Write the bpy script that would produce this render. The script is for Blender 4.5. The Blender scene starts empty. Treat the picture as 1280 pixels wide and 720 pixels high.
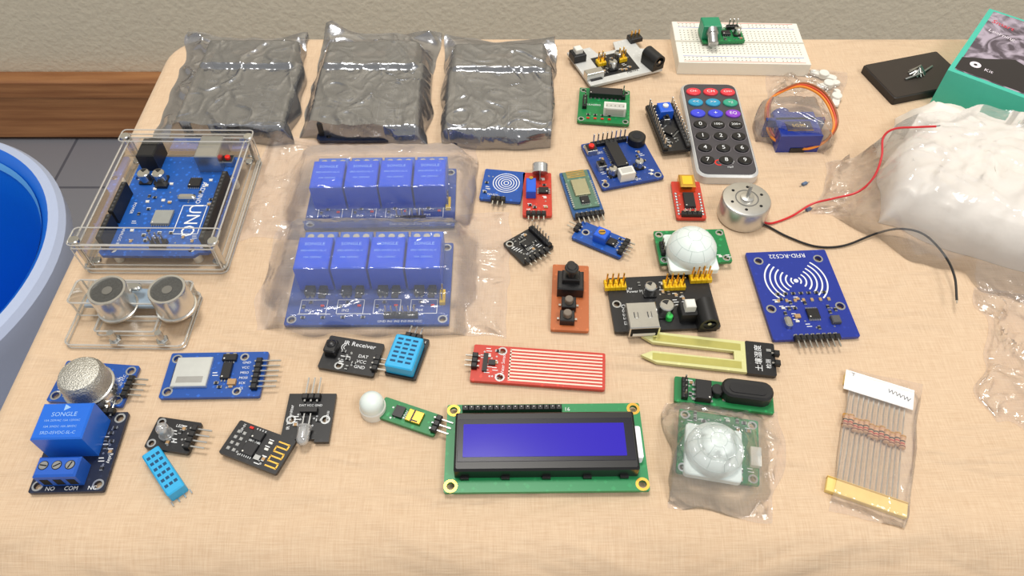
import bpy, bmesh, math, random
from mathutils import Vector, Matrix, noise
from math import sin, cos, pi, radians, hypot, atan2

# ---------- camera model: table-top coordinates in mm (x right, y away, z up from table top) ----------
F = 931.0; H = 275.0; TH = radians(52); TZ = 750.0
def P(u, v, z=0.0):
    """table-plane survey: photo measurement -> table coordinates (mm) at height z"""
    du = u-640; dv = v-360
    dy = F*cos(TH)-dv*sin(TH); dz = -F*sin(TH)-dv*cos(TH)
    t = (z-H)/dz
    return Vector((du*t, dy*t))

def lin(c):
    return tuple(((x/255)/12.92 if x/255 <= 0.04045 else ((x/255+0.055)/1.055)**2.4) for x in c)+(1,)

MATS = {}
def newmat(name):
    m = bpy.data.materials.new(name); m.use_nodes = True
    nt = m.node_tree; nt.nodes.clear()
    out = nt.nodes.new('ShaderNodeOutputMaterial')
    return m, nt, out
def M(name, col=(128,128,128), rough=0.5, metal=0.0, var=0.08, scale=300, bump=0.0, bscale=600, emit=0, coat=0, spec=0.5, trans=0, bdist=0.0005):
    if name in MATS: return MATS[name]
    m, nt, out = newmat(name)
    b = nt.nodes.new('ShaderNodeBsdfPrincipled')
    nt.links.new(b.outputs[0], out.inputs[0])
    tc = nt.nodes.new('ShaderNodeTexCoord')
    nz = nt.nodes.new('ShaderNodeTexNoise'); nz.inputs['Scale'].default_value = scale; nz.inputs['Detail'].default_value = 3
    nt.links.new(tc.outputs['Object'], nz.inputs['Vector'])
    mx = nt.nodes.new('ShaderNodeMix'); mx.data_type = 'RGBA'
    c = lin(col)
    mx.inputs[6].default_value = tuple(x*(1-var) for x in c[:3])+(1,)
    mx.inputs[7].default_value = tuple(min(1, x*(1+var)) for x in c[:3])+(1,)
    nt.links.new(nz.outputs[0], mx.inputs[0])
    nt.links.new(mx.outputs[2], b.inputs['Base Color'])
    b.inputs['Roughness'].default_value = rough; b.inputs['Metallic'].default_value = metal
    b.inputs['Specular IOR Level'].default_value = spec
    b.inputs['Coat Weight'].default_value = coat
    b.inputs['Transmission Weight'].default_value = trans
    if emit:
        b.inputs['Emission Color'].default_value = c; b.inputs['Emission Strength'].default_value = emit
    if bump:
        n2 = nt.nodes.new('ShaderNodeTexNoise'); n2.inputs['Scale'].default_value = bscale; n2.inputs['Detail'].default_value = 4
        nt.links.new(tc.outputs['Object'], n2.inputs['Vector'])
        bp = nt.nodes.new('ShaderNodeBump'); bp.inputs['Strength'].default_value = bump; bp.inputs['Distance'].default_value = bdist
        nt.links.new(n2.outputs[0], bp.inputs['Height']); nt.links.new(bp.outputs[0], b.inputs['Normal'])
    MATS[name] = m
    return m
def PCB(name, col, contrast=0.35):
    if name in MATS: return MATS[name]
    m, nt, out = newmat(name)
    b = nt.nodes.new('ShaderNodeBsdfPrincipled'); nt.links.new(b.outputs[0], out.inputs[0])
    tc = nt.nodes.new('ShaderNodeTexCoord')
    vo = nt.nodes.new('ShaderNodeTexVoronoi'); vo.distance = 'MANHATTAN'; vo.inputs['Scale'].default_value = 330
    vo.inputs['Randomness'].default_value = 0.8
    nt.links.new(tc.outputs['Object'], vo.inputs['Vector'])
    cr = nt.nodes.new('ShaderNodeValToRGB')
    cr.color_ramp.elements[0].position = 0.25; cr.color_ramp.elements[1].position = 0.42
    nt.links.new(vo.outputs['Distance'], cr.inputs[0])
    mx = nt.nodes.new('ShaderNodeMix'); mx.data_type = 'RGBA'
    c = lin(col)
    mx.inputs[6].default_value = tuple(min(1, x*(1+contrast)+0.004) for x in c[:3])+(1,)
    mx.inputs[7].default_value = tuple(x*(1-contrast*0.6) for x in c[:3])+(1,)
    nt.links.new(cr.outputs[0], mx.inputs[0]); nt.links.new(mx.outputs[2], b.inputs['Base Color'])
    b.inputs['Roughness'].default_value = 0.38
    MATS[name] = m
    return m
def FILM(name, tint=(0.97,0.97,0.97), haze=0.10, hazecol=(0.9,0.92,0.95), gloss=0.12, fmul=0.7, rough=0.12, blend=0.35, gcol=(1,1,1), bump=0.5, bscale=120):
    """thin plastic film / sheet: transparent + a little milky scatter + fresnel gloss"""
    if name in MATS: return MATS[name]
    m, nt, out = newmat(name)
    tr = nt.nodes.new('ShaderNodeBsdfTransparent'); tr.inputs[0].default_value = tint+(1,)
    d0 = nt.nodes.new('ShaderNodeBsdfDiffuse'); d0.inputs[0].default_value = hazecol+(1,)
    d1 = nt.nodes.new('ShaderNodeBsdfTranslucent'); d1.inputs[0].default_value = hazecol+(1,)
    df = nt.nodes.new('ShaderNodeMixShader'); df.inputs[0].default_value = 0.3
    nt.links.new(d0.outputs[0], df.inputs[1]); nt.links.new(d1.outputs[0], df.inputs[2])
    gl = nt.nodes.new('ShaderNodeBsdfGlossy'); gl.inputs[0].default_value = gcol+(1,); gl.inputs['Roughness'].default_value = rough
    m1 = nt.nodes.new('ShaderNodeMixShader'); m1.inputs[0].default_value = haze
    nt.links.new(tr.outputs[0], m1.inputs[1]); nt.links.new(df.outputs[0], m1.inputs[2])
    lw = nt.nodes.new('ShaderNodeLayerWeight'); lw.inputs['Blend'].default_value = blend
    ma = nt.nodes.new('ShaderNodeMath'); ma.operation = 'MULTIPLY_ADD'; ma.use_clamp = True
    ma.inputs[1].default_value = fmul; ma.inputs[2].default_value = gloss
    nt.links.new(lw.outputs['Fresnel'], ma.inputs[0])
    m2 = nt.nodes.new('ShaderNodeMixShader')
    nt.links.new(ma.outputs[0], m2.inputs[0]); nt.links.new(m1.outputs[0], m2.inputs[1]); nt.links.new(gl.outputs[0], m2.inputs[2])
    nt.links.new(m2.outputs[0], out.inputs[0])
    if bump:
        tc = nt.nodes.new('ShaderNodeTexCoord')
        n2 = nt.nodes.new('ShaderNodeTexNoise'); n2.inputs['Scale'].default_value = bscale; n2.inputs['Detail'].default_value = 3
        n2.inputs['Distortion'].default_value = 1.2
        nt.links.new(tc.outputs['Object'], n2.inputs['Vector'])
        bp = nt.nodes.new('ShaderNodeBump'); bp.inputs['Strength'].default_value = bump; bp.inputs['Distance'].default_value = 0.003
        nt.links.new(n2.outputs[0], bp.inputs['Height'])
        for n in (lw, gl, d0): nt.links.new(bp.outputs[0], n.inputs['Normal'])
    MATS[name] = m
    return m

BLK = M('black_plastic', (22,22,24), 0.45); DBLK = M('hole_black', (6,6,7), 0.8)
CHIP = M('ic_black', (28,28,31), 0.35); WHT = M('silk_white', (232,234,236), 0.6, var=0.02)
WPL = M('white_plastic', (228,226,218), 0.4, var=0.02); TIN = M('tin', (200,200,198), 0.25, 1.0)
STEEL = M('steel', (190,190,188), 0.33, 1.0); GOLD = M('gold', (226,178,84), 0.3, 1.0); BRASS = M('brass', (200,160,80), 0.35, 1)
SOL = M('solder', (185,188,190), 0.3, 0.9); TAN = M('cap_tan', (176,140,96), 0.5); RESB = M('res_black', (25,25,28), 0.5)
YEL = M('yellow_plastic', (240,196,20), 0.4); RELB = M('relay_blue', (28,104,214), 0.3, var=0.04); DHTB = M('dht_blue', (42,168,222), 0.4)
RELW = M('relay_blue_bagged', (6,78,212), 0.4, var=0.04, spec=0.3)
POTB = M('trimmer_blue', (35,95,215), 0.35); REDL = M('led_red', (225,40,30), 0.3); GRNL = M('led_green', (60,200,90), 0.3)
P_UNO = PCB('pcb_uno', (22,92,182)); P_DARK = PCB('pcb_dark_navy', (16,28,56)); P_BLU = PCB('pcb_blue', (20,84,176)); P_RLY = PCB('pcb_relay', (10,66,156))
P_NAVY = PCB('pcb_rfid', (22,48,150), 0.15); P_GRN = PCB('pcb_green', (22,135,72)); P_LCD = PCB('pcb_lcd', (28,140,80), 0.12)
P_BLK = PCB('pcb_black', (24,24,27), 0.25); P_RED = PCB('pcb_red', (204,58,42), 0.2); P_ORG = PCB('pcb_orange', (190,104,56), 0.15)
P_BT = PCB('pcb_bt', (40,90,150)); P_CREAM = PCB('pcb_cream', (214,212,150), 0.08); P_SND = PCB('pcb_sound', (22,66,150))
ACR = FILM('clear_acrylic', (0.975,0.98,0.975), 0.035, (0.95,0.94,0.92), 0.02, 0.6, 0.04, 0.3, bump=0)
ACRE = FILM('acrylic_edge', (0.92,0.92,0.90), 0.45, (0.92,0.90,0.86), 0.12, 0.6, 0.12, 0.4, bump=0)
CLED = FILM('clear_led', (0.93,0.93,0.93), 0.35, (0.95,0.95,0.95), 0.15, 0.6, 0.05, 0.4, bump=0)
LENS = M('fresnel_lens', (226,236,232), 0.35, var=0.02, coat=0.3)
BAGC = FILM('clear_bag_film', (0.985,0.985,0.99), 0.12, (0.95,0.97,1.0), 0.03, 0.9, 0.10, 0.3, bump=0.4, bscale=80)
BAGR = FILM('relay_bag_film', (0.98,0.985,1.0), 0.12, (0.86,0.91,1.0), 0.015, 0.8, 0.10, 0.26, bump=0.35, bscale=60)
BAGS = FILM('antistatic_film', (0.46,0.46,0.49), 0.22, (0.36,0.36,0.385), 0.32, 0.8, 0.19, 0.38, (0.74,0.76,0.80), bump=0.5, bscale=34)

TXT = {}
def text_mesh(s):
    if s in TXT: return TXT[s]
    cu = bpy.data.curves.new('t', 'FONT'); cu.body = s; cu.align_x = 'CENTER'; cu.align_y = 'CENTER'; cu.resolution_u = 2
    ob = bpy.data.objects.new('t', cu); bpy.context.scene.collection.objects.link(ob)
    dg = bpy.context.evaluated_depsgraph_get(); me = ob.evaluated_get(dg).to_mesh()
    r = ([tuple(v.co) for v in me.vertices], [tuple(p.vertices) for p in me.polygons])
    bpy.data.objects.remove(ob); bpy.data.curves.remove(cu)
    TXT[s] = r
    return r
def rrect(cx, cy, w, d, r=0, rot=0, n=4):
    pts = []
    if r <= 0: pts = [(-w/2,-d/2),(w/2,-d/2),(w/2,d/2),(-w/2,d/2)]
    else:
        for k,(sx,sy) in enumerate([(1,-1),(1,1),(-1,1),(-1,-1)]):
            a0 = -pi/2+k*pi/2
            for i in range(n+1):
                a = a0+i*pi/2/n
                pts.append((sx*(w/2-r)+r*cos(a), sy*(d/2-r)+r*sin(a)))
    c, s = cos(radians(rot)), sin(radians(rot))
    return [(cx+x*c-y*s, cy+x*s+y*c) for x, y in pts]
def circ(cx, cy, r, n=16, ry=None):
    ry = ry or r
    return [(cx+r*cos(2*pi*i/n), cy+ry*sin(2*pi*i/n)) for i in range(n)]
def catmull(pts, n=8):
    pts = [Vector(p) for p in pts]; q = [pts[0]*2-pts[1]]+pts+[pts[-1]*2-pts[-2]]; out = []
    for i in range(1, len(q)-2):
        for k in range(n):
            t = k/n
            out.append(0.5*((2*q[i])+(q[i+1]-q[i-1])*t+(2*q[i-1]-5*q[i]+4*q[i+1]-q[i+2])*t*t+(3*q[i]-q[i-1]-3*q[i+1]+q[i+2])*t**3))
    out.append(pts[-1]); return out

ALL = []
class Obj:
    def __init__(s, name, q=None, z=2.6, o=None, ang=0, W=10, D=10, zb=0):
        s.name = name; s.v = []; s.f = []; s.fm = []; s.mats = []; s.T = Matrix.Identity(4); s.z = z; s.zb = zb
        if q:
            a = [P(p[0], p[1], z+zb) for p in q]
            X = (a[1]-a[0])+(a[2]-a[3]); Y = (a[3]-a[0])+(a[2]-a[1])
            A = X+Vector((Y.y, -Y.x)); s.ang = atan2(A.y, A.x)
            ux = Vector((cos(s.ang), sin(s.ang))); uy = Vector((-ux.y, ux.x))
            s.W = X.dot(ux)/2; s.D = Y.dot(uy)/2
            c = (a[0]+a[1]+a[2]+a[3])/4
            s.o = c-ux*s.W/2-uy*s.D/2
        else:
            s.o = Vector(o or (0,0)); s.ang = radians(ang); s.W = W; s.D = D
        ALL.append(s)
    def L(s, u, v, z=None):
        p = P(u, v, (s.z if z is None else z)+s.zb)-s.o
        c, k = cos(s.ang), sin(s.ang)
        return (p.x*c+p.y*k, -p.x*k+p.y*c)
    def mi(s, m):
        if m not in s.mats: s.mats.append(m)
        return s.mats.index(m)
    def add(s, vs, fs, m):
        b = len(s.v); i = s.mi(m)
        s.v += [s.T @ Vector(p) for p in vs]
        s.f += [tuple(b+k for k in f) for f in fs]; s.fm += [i]*len(fs)
    def prism(s, out, z0, z1, m, bev=0, top=None):
        n = len(out); xs = [p[0] for p in out]; ys = [p[1] for p in out]
        cx, cy = (min(xs)+max(xs))/2, (min(ys)+max(ys))/2; hw, hd = (max(xs)-min(xs))/2, (max(ys)-min(ys))/2
        lv = [[(x, y, z0) for x, y in out], [(x, y, z1-bev) for x, y in out]]
        if bev:
            fx, fy = (hw-bev)/hw, (hd-bev)/hd
            lv.append([(cx+(x-cx)*fx, cy+(y-cy)*fy, z1) for x, y in out])
        vs = [p for l in lv for p in l]; fs = []
        for k in range(len(lv)-1):
            for i in range(n):
                j = (i+1) % n; fs.append((k*n+i, k*n+j, (k+1)*n+j, (k+1)*n+i))
        fs.append(tuple(range(n-1, -1, -1)))
        s.add(vs, fs, m); s.add(lv[-1], [tuple(range(n))], top or m)
    def box(s, cx, cy, w, d, z0, h, m, rot=0, bev=0, top=None, r=0):
        s.prism(rrect(cx, cy, w, d, r, rot), z0, z0+h, m, bev, top)
    def cyl(s, cx, cy, r, z0, h, m, n=16, bev=0, top=None):
        s.prism(circ(cx, cy, r, n), z0, z0+h, m, bev, top)
    def lathe(s, cx, cy, z0, prof, m, n=24, cap=True):
        vs = []; fs = []
        for r, z in prof:
            for i in range(n):
                a = 2*pi*i/n; vs.append((cx+r*cos(a), cy+r*sin(a), z0+z))
        for k in range(len(prof)-1):
            for i in range(n):
                j = (i+1) % n; fs.append((k*n+i, k*n+j, (k+1)*n+j, (k+1)*n+i))
        if cap:
            fs.append(tuple(range(n-1, -1, -1)))
            fs.append(tuple((len(prof)-1)*n+i for i in range(n)))
        s.add(vs, fs, m)
    def dome(s, cx, cy, z0, r, h, m, n=24, k=7, z1=0):
        pr = [(r, 0)]+[(r*cos(i*pi/2/k), z1+h*sin(i*pi/2/k)) for i in range(k)]+[(r*0.06, z1+h)]
        s.lathe(cx, cy, z0, pr, m, n)
    def tube(s, pts, r, m, n=6):
        pts = [Vector(p) for p in pts]; vs = []; fs = []; up = Vector((0.13, 0.21, 1)).normalized()
        for i, p in enumerate(pts):
            t = (pts[min(i+1, len(pts)-1)]-pts[max(i-1, 0)]).normalized()
            a = up-t*up.dot(t)
            if a.length < 0.15: a = Vector((1, 0, 0))-t*t.x
            a.normalize(); b = t.cross(a)
            for k in range(n):
                g = 2*pi*k/n; vs.append(p+a*r*cos(g)+b*r*sin(g))
        for i in range(len(pts)-1):
            for k in range(n):
                j = (k+1) % n; fs.append((i*n+k, i*n+j, (i+1)*n+j, (i+1)*n+k))
        fs.append(tuple(range(n-1, -1, -1))); fs.append(tuple((len(pts)-1)*n+k for k in range(n)))
        s.add(vs, fs, m)
    def ring(s, cx, cy, r0, r1, z, m, a0=0, a1=360, n=24):
        vs = []; fs = []
        for i in range(n+1):
            a = radians(a0+(a1-a0)*i/n); vs += [(cx+r0*cos(a), cy+r0*sin(a), z), (cx+r1*cos(a), cy+r1*sin(a), z)]
        for i in range(n): fs.append((2*i, 2*i+1, 2*i+3, 2*i+2))
        s.add(vs, fs, m)
    def line(s, x0, y0, x1, y1, w, z, m):
        d = hypot(x1-x0, y1-y0) or 1; nx, ny = -(y1-y0)/d*w/2, (x1-x0)/d*w/2
        s.add([(x0-nx, y0-ny, z), (x1-nx, y1-ny, z), (x1+nx, y1+ny, z), (x0+nx, y0+ny, z)], [(0, 1, 2, 3)], m)
    def frame(s, x0, y0, x1, y1, w, z, m):
        for a in ((x0,y0,x1,y0),(x1,y0,x1,y1),(x1,y1,x0,y1),(x0,y1,x0,y0)): s.line(*a, w, z, m)
    def text(s, t, x, y, size, m=None, rot=0, z=None):
        vs, fs = text_mesh(t); c, k = cos(radians(rot))*size, sin(radians(rot))*size
        z = s.z+0.07 if z is None else z
        s.add([(x+a*c-b*k, y+a*k+b*c, z) for a, b, _ in vs], fs, m or WHT)
    def poly(s, loops, z0, z1, m):
        bm = bmesh.new(); E = []
        for l in loops:
            vv = [bm.verts.new((x, y, 0)) for x, y in l]
            E += [bm.edges.new((vv[i], vv[(i+1) % len(vv)])) for i in range(len(vv))]
        bmesh.ops.triangle_fill(bm, use_beauty=True, edges=E, normal=(0, 0, 1))
        bm.verts.index_update()
        vs = [tuple(v.co) for v in bm.verts]; fs = [tuple(v.index for v in f.verts) for f in bm.faces]
        bm.free()
        s.add([(x, y, z1) for x, y, _ in vs], fs, m)
        if z0 == z1: return
        s.add([(x, y, z0) for x, y, _ in vs], [f[::-1] for f in fs], m)
        for l in loops:
            n = len(l)
            s.add([(x, y, z0) for x, y in l]+[(x, y, z1) for x, y in l], [(i, (i+1) % n, n+(i+1) % n, n+i) for i in range(n)], m)
    def wall(s, x0, y0, x1, y1, z0, z1, m):
        s.add([(x0,y0,z0),(x1,y1,z0),(x1,y1,z1),(x0,y0,z1)], [(0,1,2,3)], m)
    def board(s, m, holes=(), z0=1.0, t=1.6, cr=0.8, out=None, ring=None, feet=True, hr=1.5):
        o = out or rrect(s.W/2, s.D/2, s.W, s.D, cr, n=3)
        hs = [(h[0], h[1], h[2] if len(h) > 2 else hr) for h in holes]
        s.poly([o]+[circ(x, y, r, 14)[::-1] for x, y, r in hs], z0, z0+t, m)
        s.z = z0+t
        for x, y, r in hs:
            s.ring(x, y, r, r+0.7, s.z+0.04, ring or SOL, n=18)
        if feet:
            for fx in (0.2, 0.5, 0.8):
                for fy in (0.2, 0.8): s.dome(s.W*fx, s.D*fy, 0, 0.9, z0, SOL, 8, 3)
    def corners(s, i=3, r=1.5): return [(i, i, r), (s.W-i, i, r), (s.W-i, s.D-i, r), (i, s.D-i, r)]
    def pin(s, x, y, z0, h, m=None): s.box(x, y, 0.64, 0.64, z0, h, m or TIN, bev=0.15)
    def hv(s, x0, y0, x1, y1, n, h=8, base=BLK, pm=None, two=0):
        for i in range(n):
            t = i/(n-1) if n > 1 else 0; x, y = x0+(x1-x0)*t, y0+(y1-y0)*t
            s.box(x, y, 2.5, 2.5, s.z, 2.5, base, rot=math.degrees(atan2(y1-y0, x1-x0)), bev=0.3); s.pin(x, y, s.z+2.5, h-2.5, pm)
    def hh(s, x0, y0, x1, y1, n, dirn, Lg=8, base=BLK, pm=None):
        a = radians(dirn); dx, dy = cos(a), sin(a)
        for i in range(n):
            t = i/(n-1) if n > 1 else 0; x, y = x0+(x1-x0)*t, y0+(y1-y0)*t
            s.box(x+dx*1.8, y+dy*1.8, 2.4, 2.4, s.z, 2.4, base, rot=dirn, bev=0.3)
            s.box(x+dx*(Lg/2), y+dy*(Lg/2), Lg, 0.6, s.z+0.9, 0.6, pm or TIN, rot=dirn)
            s.box(x, y, 0.7, 0.7, s.z, 1.4, pm or TIN)
    def fem(s, x0, y0, x1, y1, n, h=8.5):
        rot = math.degrees(atan2(y1-y0, x1-x0)); l = hypot(x1-x0, y1-y0)
        s.box((x0+x1)/2, (y0+y1)/2, l+2.5, 2.5, s.z, h, BLK, rot=rot, bev=0.2)
        for i in range(n):
            t = i/(n-1); s.box(x0+(x1-x0)*t, y0+(y1-y0)*t, 1.1, 1.1, s.z+h, 0.05, M('hole_grey', (70,70,72), 0.5), rot=rot)
    def pads(s, x0, y0, x1, y1, n, m=None):
        for i in range(n):
            t = i/(n-1) if n > 1 else 0; s.dome(x0+(x1-x0)*t, y0+(y1-y0)*t, s.z, 0.85, 0.5, m or SOL, 8, 3)
    def res(s, x, y, rot=0, m=None, l=2.0, w=1.2):
        s.box(x, y, l, w, s.z, 0.55, SOL, rot=rot); s.box(x, y, l*0.6, w+0.04, s.z, 0.62, m or RESB, rot=rot)
    def ic(s, x, y, w, d, rot=0, h=1.6, n=8, m=None, ext=1.0):
        c, k = cos(radians(rot)), sin(radians(rot))
        s.box(x, y, w, d, s.z+0.2, h, m or CHIP, rot=rot, bev=0.2)
        for i in range(n):
            for sg in (-1, 1):
                lx = -w/2+w*(i+0.5)/n; ly = sg*(d/2+ext/2)
                s.box(x+lx*c-ly*k, y+lx*k+ly*c, w/n*0.45, ext, s.z, 0.5, SOL, rot=rot)
        lx, ly = -w/2+0.9, -d/2+0.9; s.cyl(x+lx*c-ly*k, y+lx*k+ly*c, 0.35, s.z+0.2+h, 0.03, WPL, 8)
    def ecap(s, x, y, r=3, h=5.5):
        s.box(x, y, 2*r+0.4, 2*r+0.4, s.z, 0.9, BLK, r=0.6); s.cyl(x, y, r, s.z+0.9, h, TIN, 20, 0.4)
        s.ring(x, y, 0.05, r*0.8, s.z+h+0.95, BLK, 60, 140, 8)
    def pot(s, x, y, w=6.5, rot=0, h=4.8):
        s.box(x, y, w, w, s.z, h, POTB, rot=rot, bev=0.4); s.cyl(x, y, w*0.27, s.z+h, 0.35, BRASS, 12)
        s.box(x, y, w*0.45, 0.5, s.z+h+0.36, 0.04, DBLK, rot=rot+35)
    def led(s, x, y, m): s.box(x, y, 1.6, 0.9, s.z, 0.6, m)
    def button(s, x, y, w=6, m=None):
        s.box(x, y, w, w, s.z, 3.4, STEEL, bev=0.3); s.box(x, y, w*0.96, w*0.96, s.z+3.4, 0.3, BLK); s.cyl(x, y, w*0.28, s.z+3.6, 1.6, m or BLK, 14, 0.2)
    def scat(s, n, x0, y0, x1, y1, seed=0, avoid=()):
        r = random.Random(seed); pl = list(avoid)
        for _ in range(n*4):
            if n <= 0: break
            x, y = r.uniform(x0, x1), r.uniform(y0, y1)
            if any(abs(x-a) < b+1.2 and abs(y-c) < d+1.2 for a, c, b, d in pl): continue
            pl.append((x, y, 1.1, 0.9)); n -= 1; k = r.random(); rot = r.choice((0, 90))
            if k < .4: s.res(x, y, rot)
            elif k < .65: s.res(x, y, rot, TAN)
            elif k < .8: s.led(x, y, WPL)
            else: s.line(x-1.2, y, x+1.2, y, 0.35, s.z+0.05, WHT)
            if k > .3: s.line(x-1.4, y+1.3, x+0.6, y+1.3, 0.4, s.z+0.05, WHT)
        for _ in range(8):
            x, y = r.uniform(x0, x1), r.uniform(y0, y1); s.ring(x, y, 0.15, 0.45, s.z+0.03, SOL, n=6)
    def build(s, smooth=30):
        me = bpy.data.meshes.new(s.name)
        me.from_pydata([tuple(v*0.001) for v in s.v], [], s.f)
        for m in s.mats: me.materials.append(m)
        me.polygons.foreach_set('material_index', s.fm)
        me.polygons.foreach_set('use_smooth', [True]*len(s.f))
        me.update(); me.set_sharp_from_angle(angle=radians(smooth))
        ob = bpy.data.objects.new(s.name, me); bpy.context.scene.collection.objects.link(ob)
        ob.location = (s.o.x/1000, s.o.y/1000, (TZ+s.zb)/1000); ob.rotation_euler = (0, 0, s.ang)
        s.ob = ob; return ob
R = lambda ax, d: Matrix.Rotation(radians(d), 4, ax)
Tr = lambda x, y, z=0: Matrix.Translation((x, y, z))

def ss(x): x = max(0, min(1, x)); return x*x*(3-2*x)
def bag(name, q, mat, contents=(), amp=2.0, seed=0, res=70, base=1.5, jit=3, fz=0.035, lift=(), z=0, fine=0.45, fall=(0.75, 3)):
    a = [P(p[0], p[1], z) for p in q]; c = (a[0]+a[1]+a[2]+a[3])/4
    vs = []; N = res; fr = lambda v: noise.noise(v)
    LW = ((a[1]-a[0]).length+(a[2]-a[3]).length)/2; LD = ((a[3]-a[0]).length+(a[2]-a[1]).length)/2
    for j in range(N+1):
        for i in range(N+1):
            s, t = i/N, j/N
            p = (a[0]*(1-s)+a[1]*s)*(1-t)+(a[3]*(1-s)+a[2]*s)*t
            jx = fr(Vector((p.x*.06, p.y*.06, seed+5)))*jit; jy = fr(Vector((p.x*.06+9, p.y*.06, seed+8)))*jit
            p = p+Vector((jx, jy))
            e = min(s*LW, (1-s)*LW, t*LD, (1-t)*LD); ed = ss(e/7)
            w = Vector((p.x*fz, p.y*fz, seed)); wr = fr(w*1.3+Vector((3, 1, 2)))
            w2 = w+Vector((wr, -wr, 0))*0.8
            r1 = (1-min(1, abs(fr(w2))*3.2))**2; r2 = (1-min(1, abs(fr(w2*2.7+Vector((7, 0, 0))))*3))**2
            hgt = base*(0.6+0.8*fr(w*0.9))+amp*r1+amp*fine*r2
            h = max(0.3, hgt)*ed
            hc = 0
            for (B, x0, y0, x1, y1, ch) in contents:
                d = p-B.o; k, g = cos(B.ang), sin(B.ang); lx, ly = d.x*k+d.y*g, -d.x*g+d.y*k
                dd = hypot(max(x0-lx, 0, lx-x1), max(y0-ly, 0, ly-y1))
                hc = max(hc, (ch+0.8)*ss(1-max(0, dd-0.6)/(ch*fall[0]+fall[1])))
            h = max(h, hc+min(1.0, hc)*(0.3*amp*r1+0.25*amp*fine*2*r2), 0.25)
            for (ls, lt, lr, lh) in lift:
                dd = hypot((s-ls)*LW, (t-lt)*LD); h += lh*ss(1-dd/lr)
            if i in (0, N) or j in (0, N): h = max(h*1.0, 0.3)
            vs.append(((p.x-c.x), (p.y-c.y), h))
    fs = [(j*(N+1)+i, j*(N+1)+i+1, (j+1)*(N+1)+i+1, (j+1)*(N+1)+i) for j in range(N) for i in range(N)]
    bd = [i for i in range(N+1)]+[(j*(N+1)+N) for j in range(1, N+1)]+[N*(N+1)+i for i in range(N-1, -1, -1)]+[j*(N+1) for j in range(N-1, 0, -1)]
    nb = len(vs)
    for k in bd: vs.append((vs[k][0], vs[k][1], 0.1))
    L_ = len(bd)
    for k in range(L_): fs.append((bd[k], nb+k, nb+(k+1) % L_, bd[(k+1) % L_]))
    o = Obj(name, o=(c.x, c.y)); o.add(vs, fs, mat); o.nofl = True
    return o

# =====================================================================  ROOM + TABLE
def room():
    m, nt, out = newmat('floor_tile')
    b = nt.nodes.new('ShaderNodeBsdfPrincipled'); nt.links.new(b.outputs[0], out.inputs[0]); b.inputs['Roughness'].default_value = 0.5
    tc = nt.nodes.new('ShaderNodeTexCoord'); br = nt.nodes.new('ShaderNodeTexBrick'); br.offset = 0.0
    br.inputs['Scale'].default_value = 1.0; br.inputs['Brick Width'].default_value = 0.9; br.inputs['Row Height'].default_value = 0.15
    br.inputs['Mortar Size'].default_value = 0.003
    br.inputs['Color1'].default_value = lin((146,146,152)); br.inputs['Color2'].default_value = lin((136,137,145)); br.inputs['Mortar'].default_value = lin((96,98,108))
    nt.links.new(tc.outputs['Object'], br.inputs['Vector']); nt.links.new(br.outputs[0], b.inputs['Base Color'])
    WY = 1215
    f = Obj('floor', o=(0, 300)); f.zb = -TZ; f.add([(-2200,-1300,0),(2200,-1300,0),(2200,WY-300+40,0),(-2200,WY-300+40,0)], [(0,1,2,3)], m)
    wm = M('wall_paint', (222,212,190), 0.8, var=0.05, scale=25, bump=0.6, bscale=90, bdist=0.004)
    w = Obj('wall_back', o=(0, WY)); w.zb = -TZ
    w.box(0, 50, 4400, 100, 0, 2600, wm)
    m, nt, out = newmat('wood')
    b = nt.nodes.new('ShaderNodeBsdfPrincipled'); nt.links.new(b.outputs[0], out.inputs[0]); b.inputs['Roughness'].default_value = 0.45
    tc = nt.nodes.new('ShaderNodeTexCoord'); mp = nt.nodes.new('ShaderNodeMapping'); mp.inputs['Scale'].default_value = (2, 20, 40)
    nz = nt.nodes.new('ShaderNodeTexNoise'); nz.inputs['Scale'].default_value = 2.5; nz.inputs['Detail'].default_value = 6
    cr = nt.nodes.new('ShaderNodeValToRGB'); cr.color_ramp.elements[0].position = .3; cr.color_ramp.elements[1].position = .7
    cr.color_ramp.elements[0].color = lin((146,94,56)); cr.color_ramp.elements[1].color = lin((190,134,86))
    nt.links.new(tc.outputs['Object'], mp.inputs[0]); nt.links.new(mp.outputs[0], nz.inputs[0]); nt.links.new(nz.outputs[0], cr.inputs[0]); nt.links.new(cr.outputs[0], b.inputs['Base Color'])
    t = Obj('baseboard_back', o=(0, WY-14)); t.zb = -TZ; G = M('wood_gap', (60,40,28), 0.7)
    t.prism([(-2200,-14),(2200,-14),(2200,13),(-2200,13)], 10, 112, m)
    t.prism([(-2200,-8),(2200,-8),(2200,13),(-2200,13)], 112, 115, G)
    t.prism([(-2200,-22),(2200,-22),(2200,13),(-2200,13)], 115, 152, m, bev=4)
    t.prism([(-2200,-8),(2200,-8),(2200,13),(-2200,13)], 0, 10, G)
room()

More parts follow.
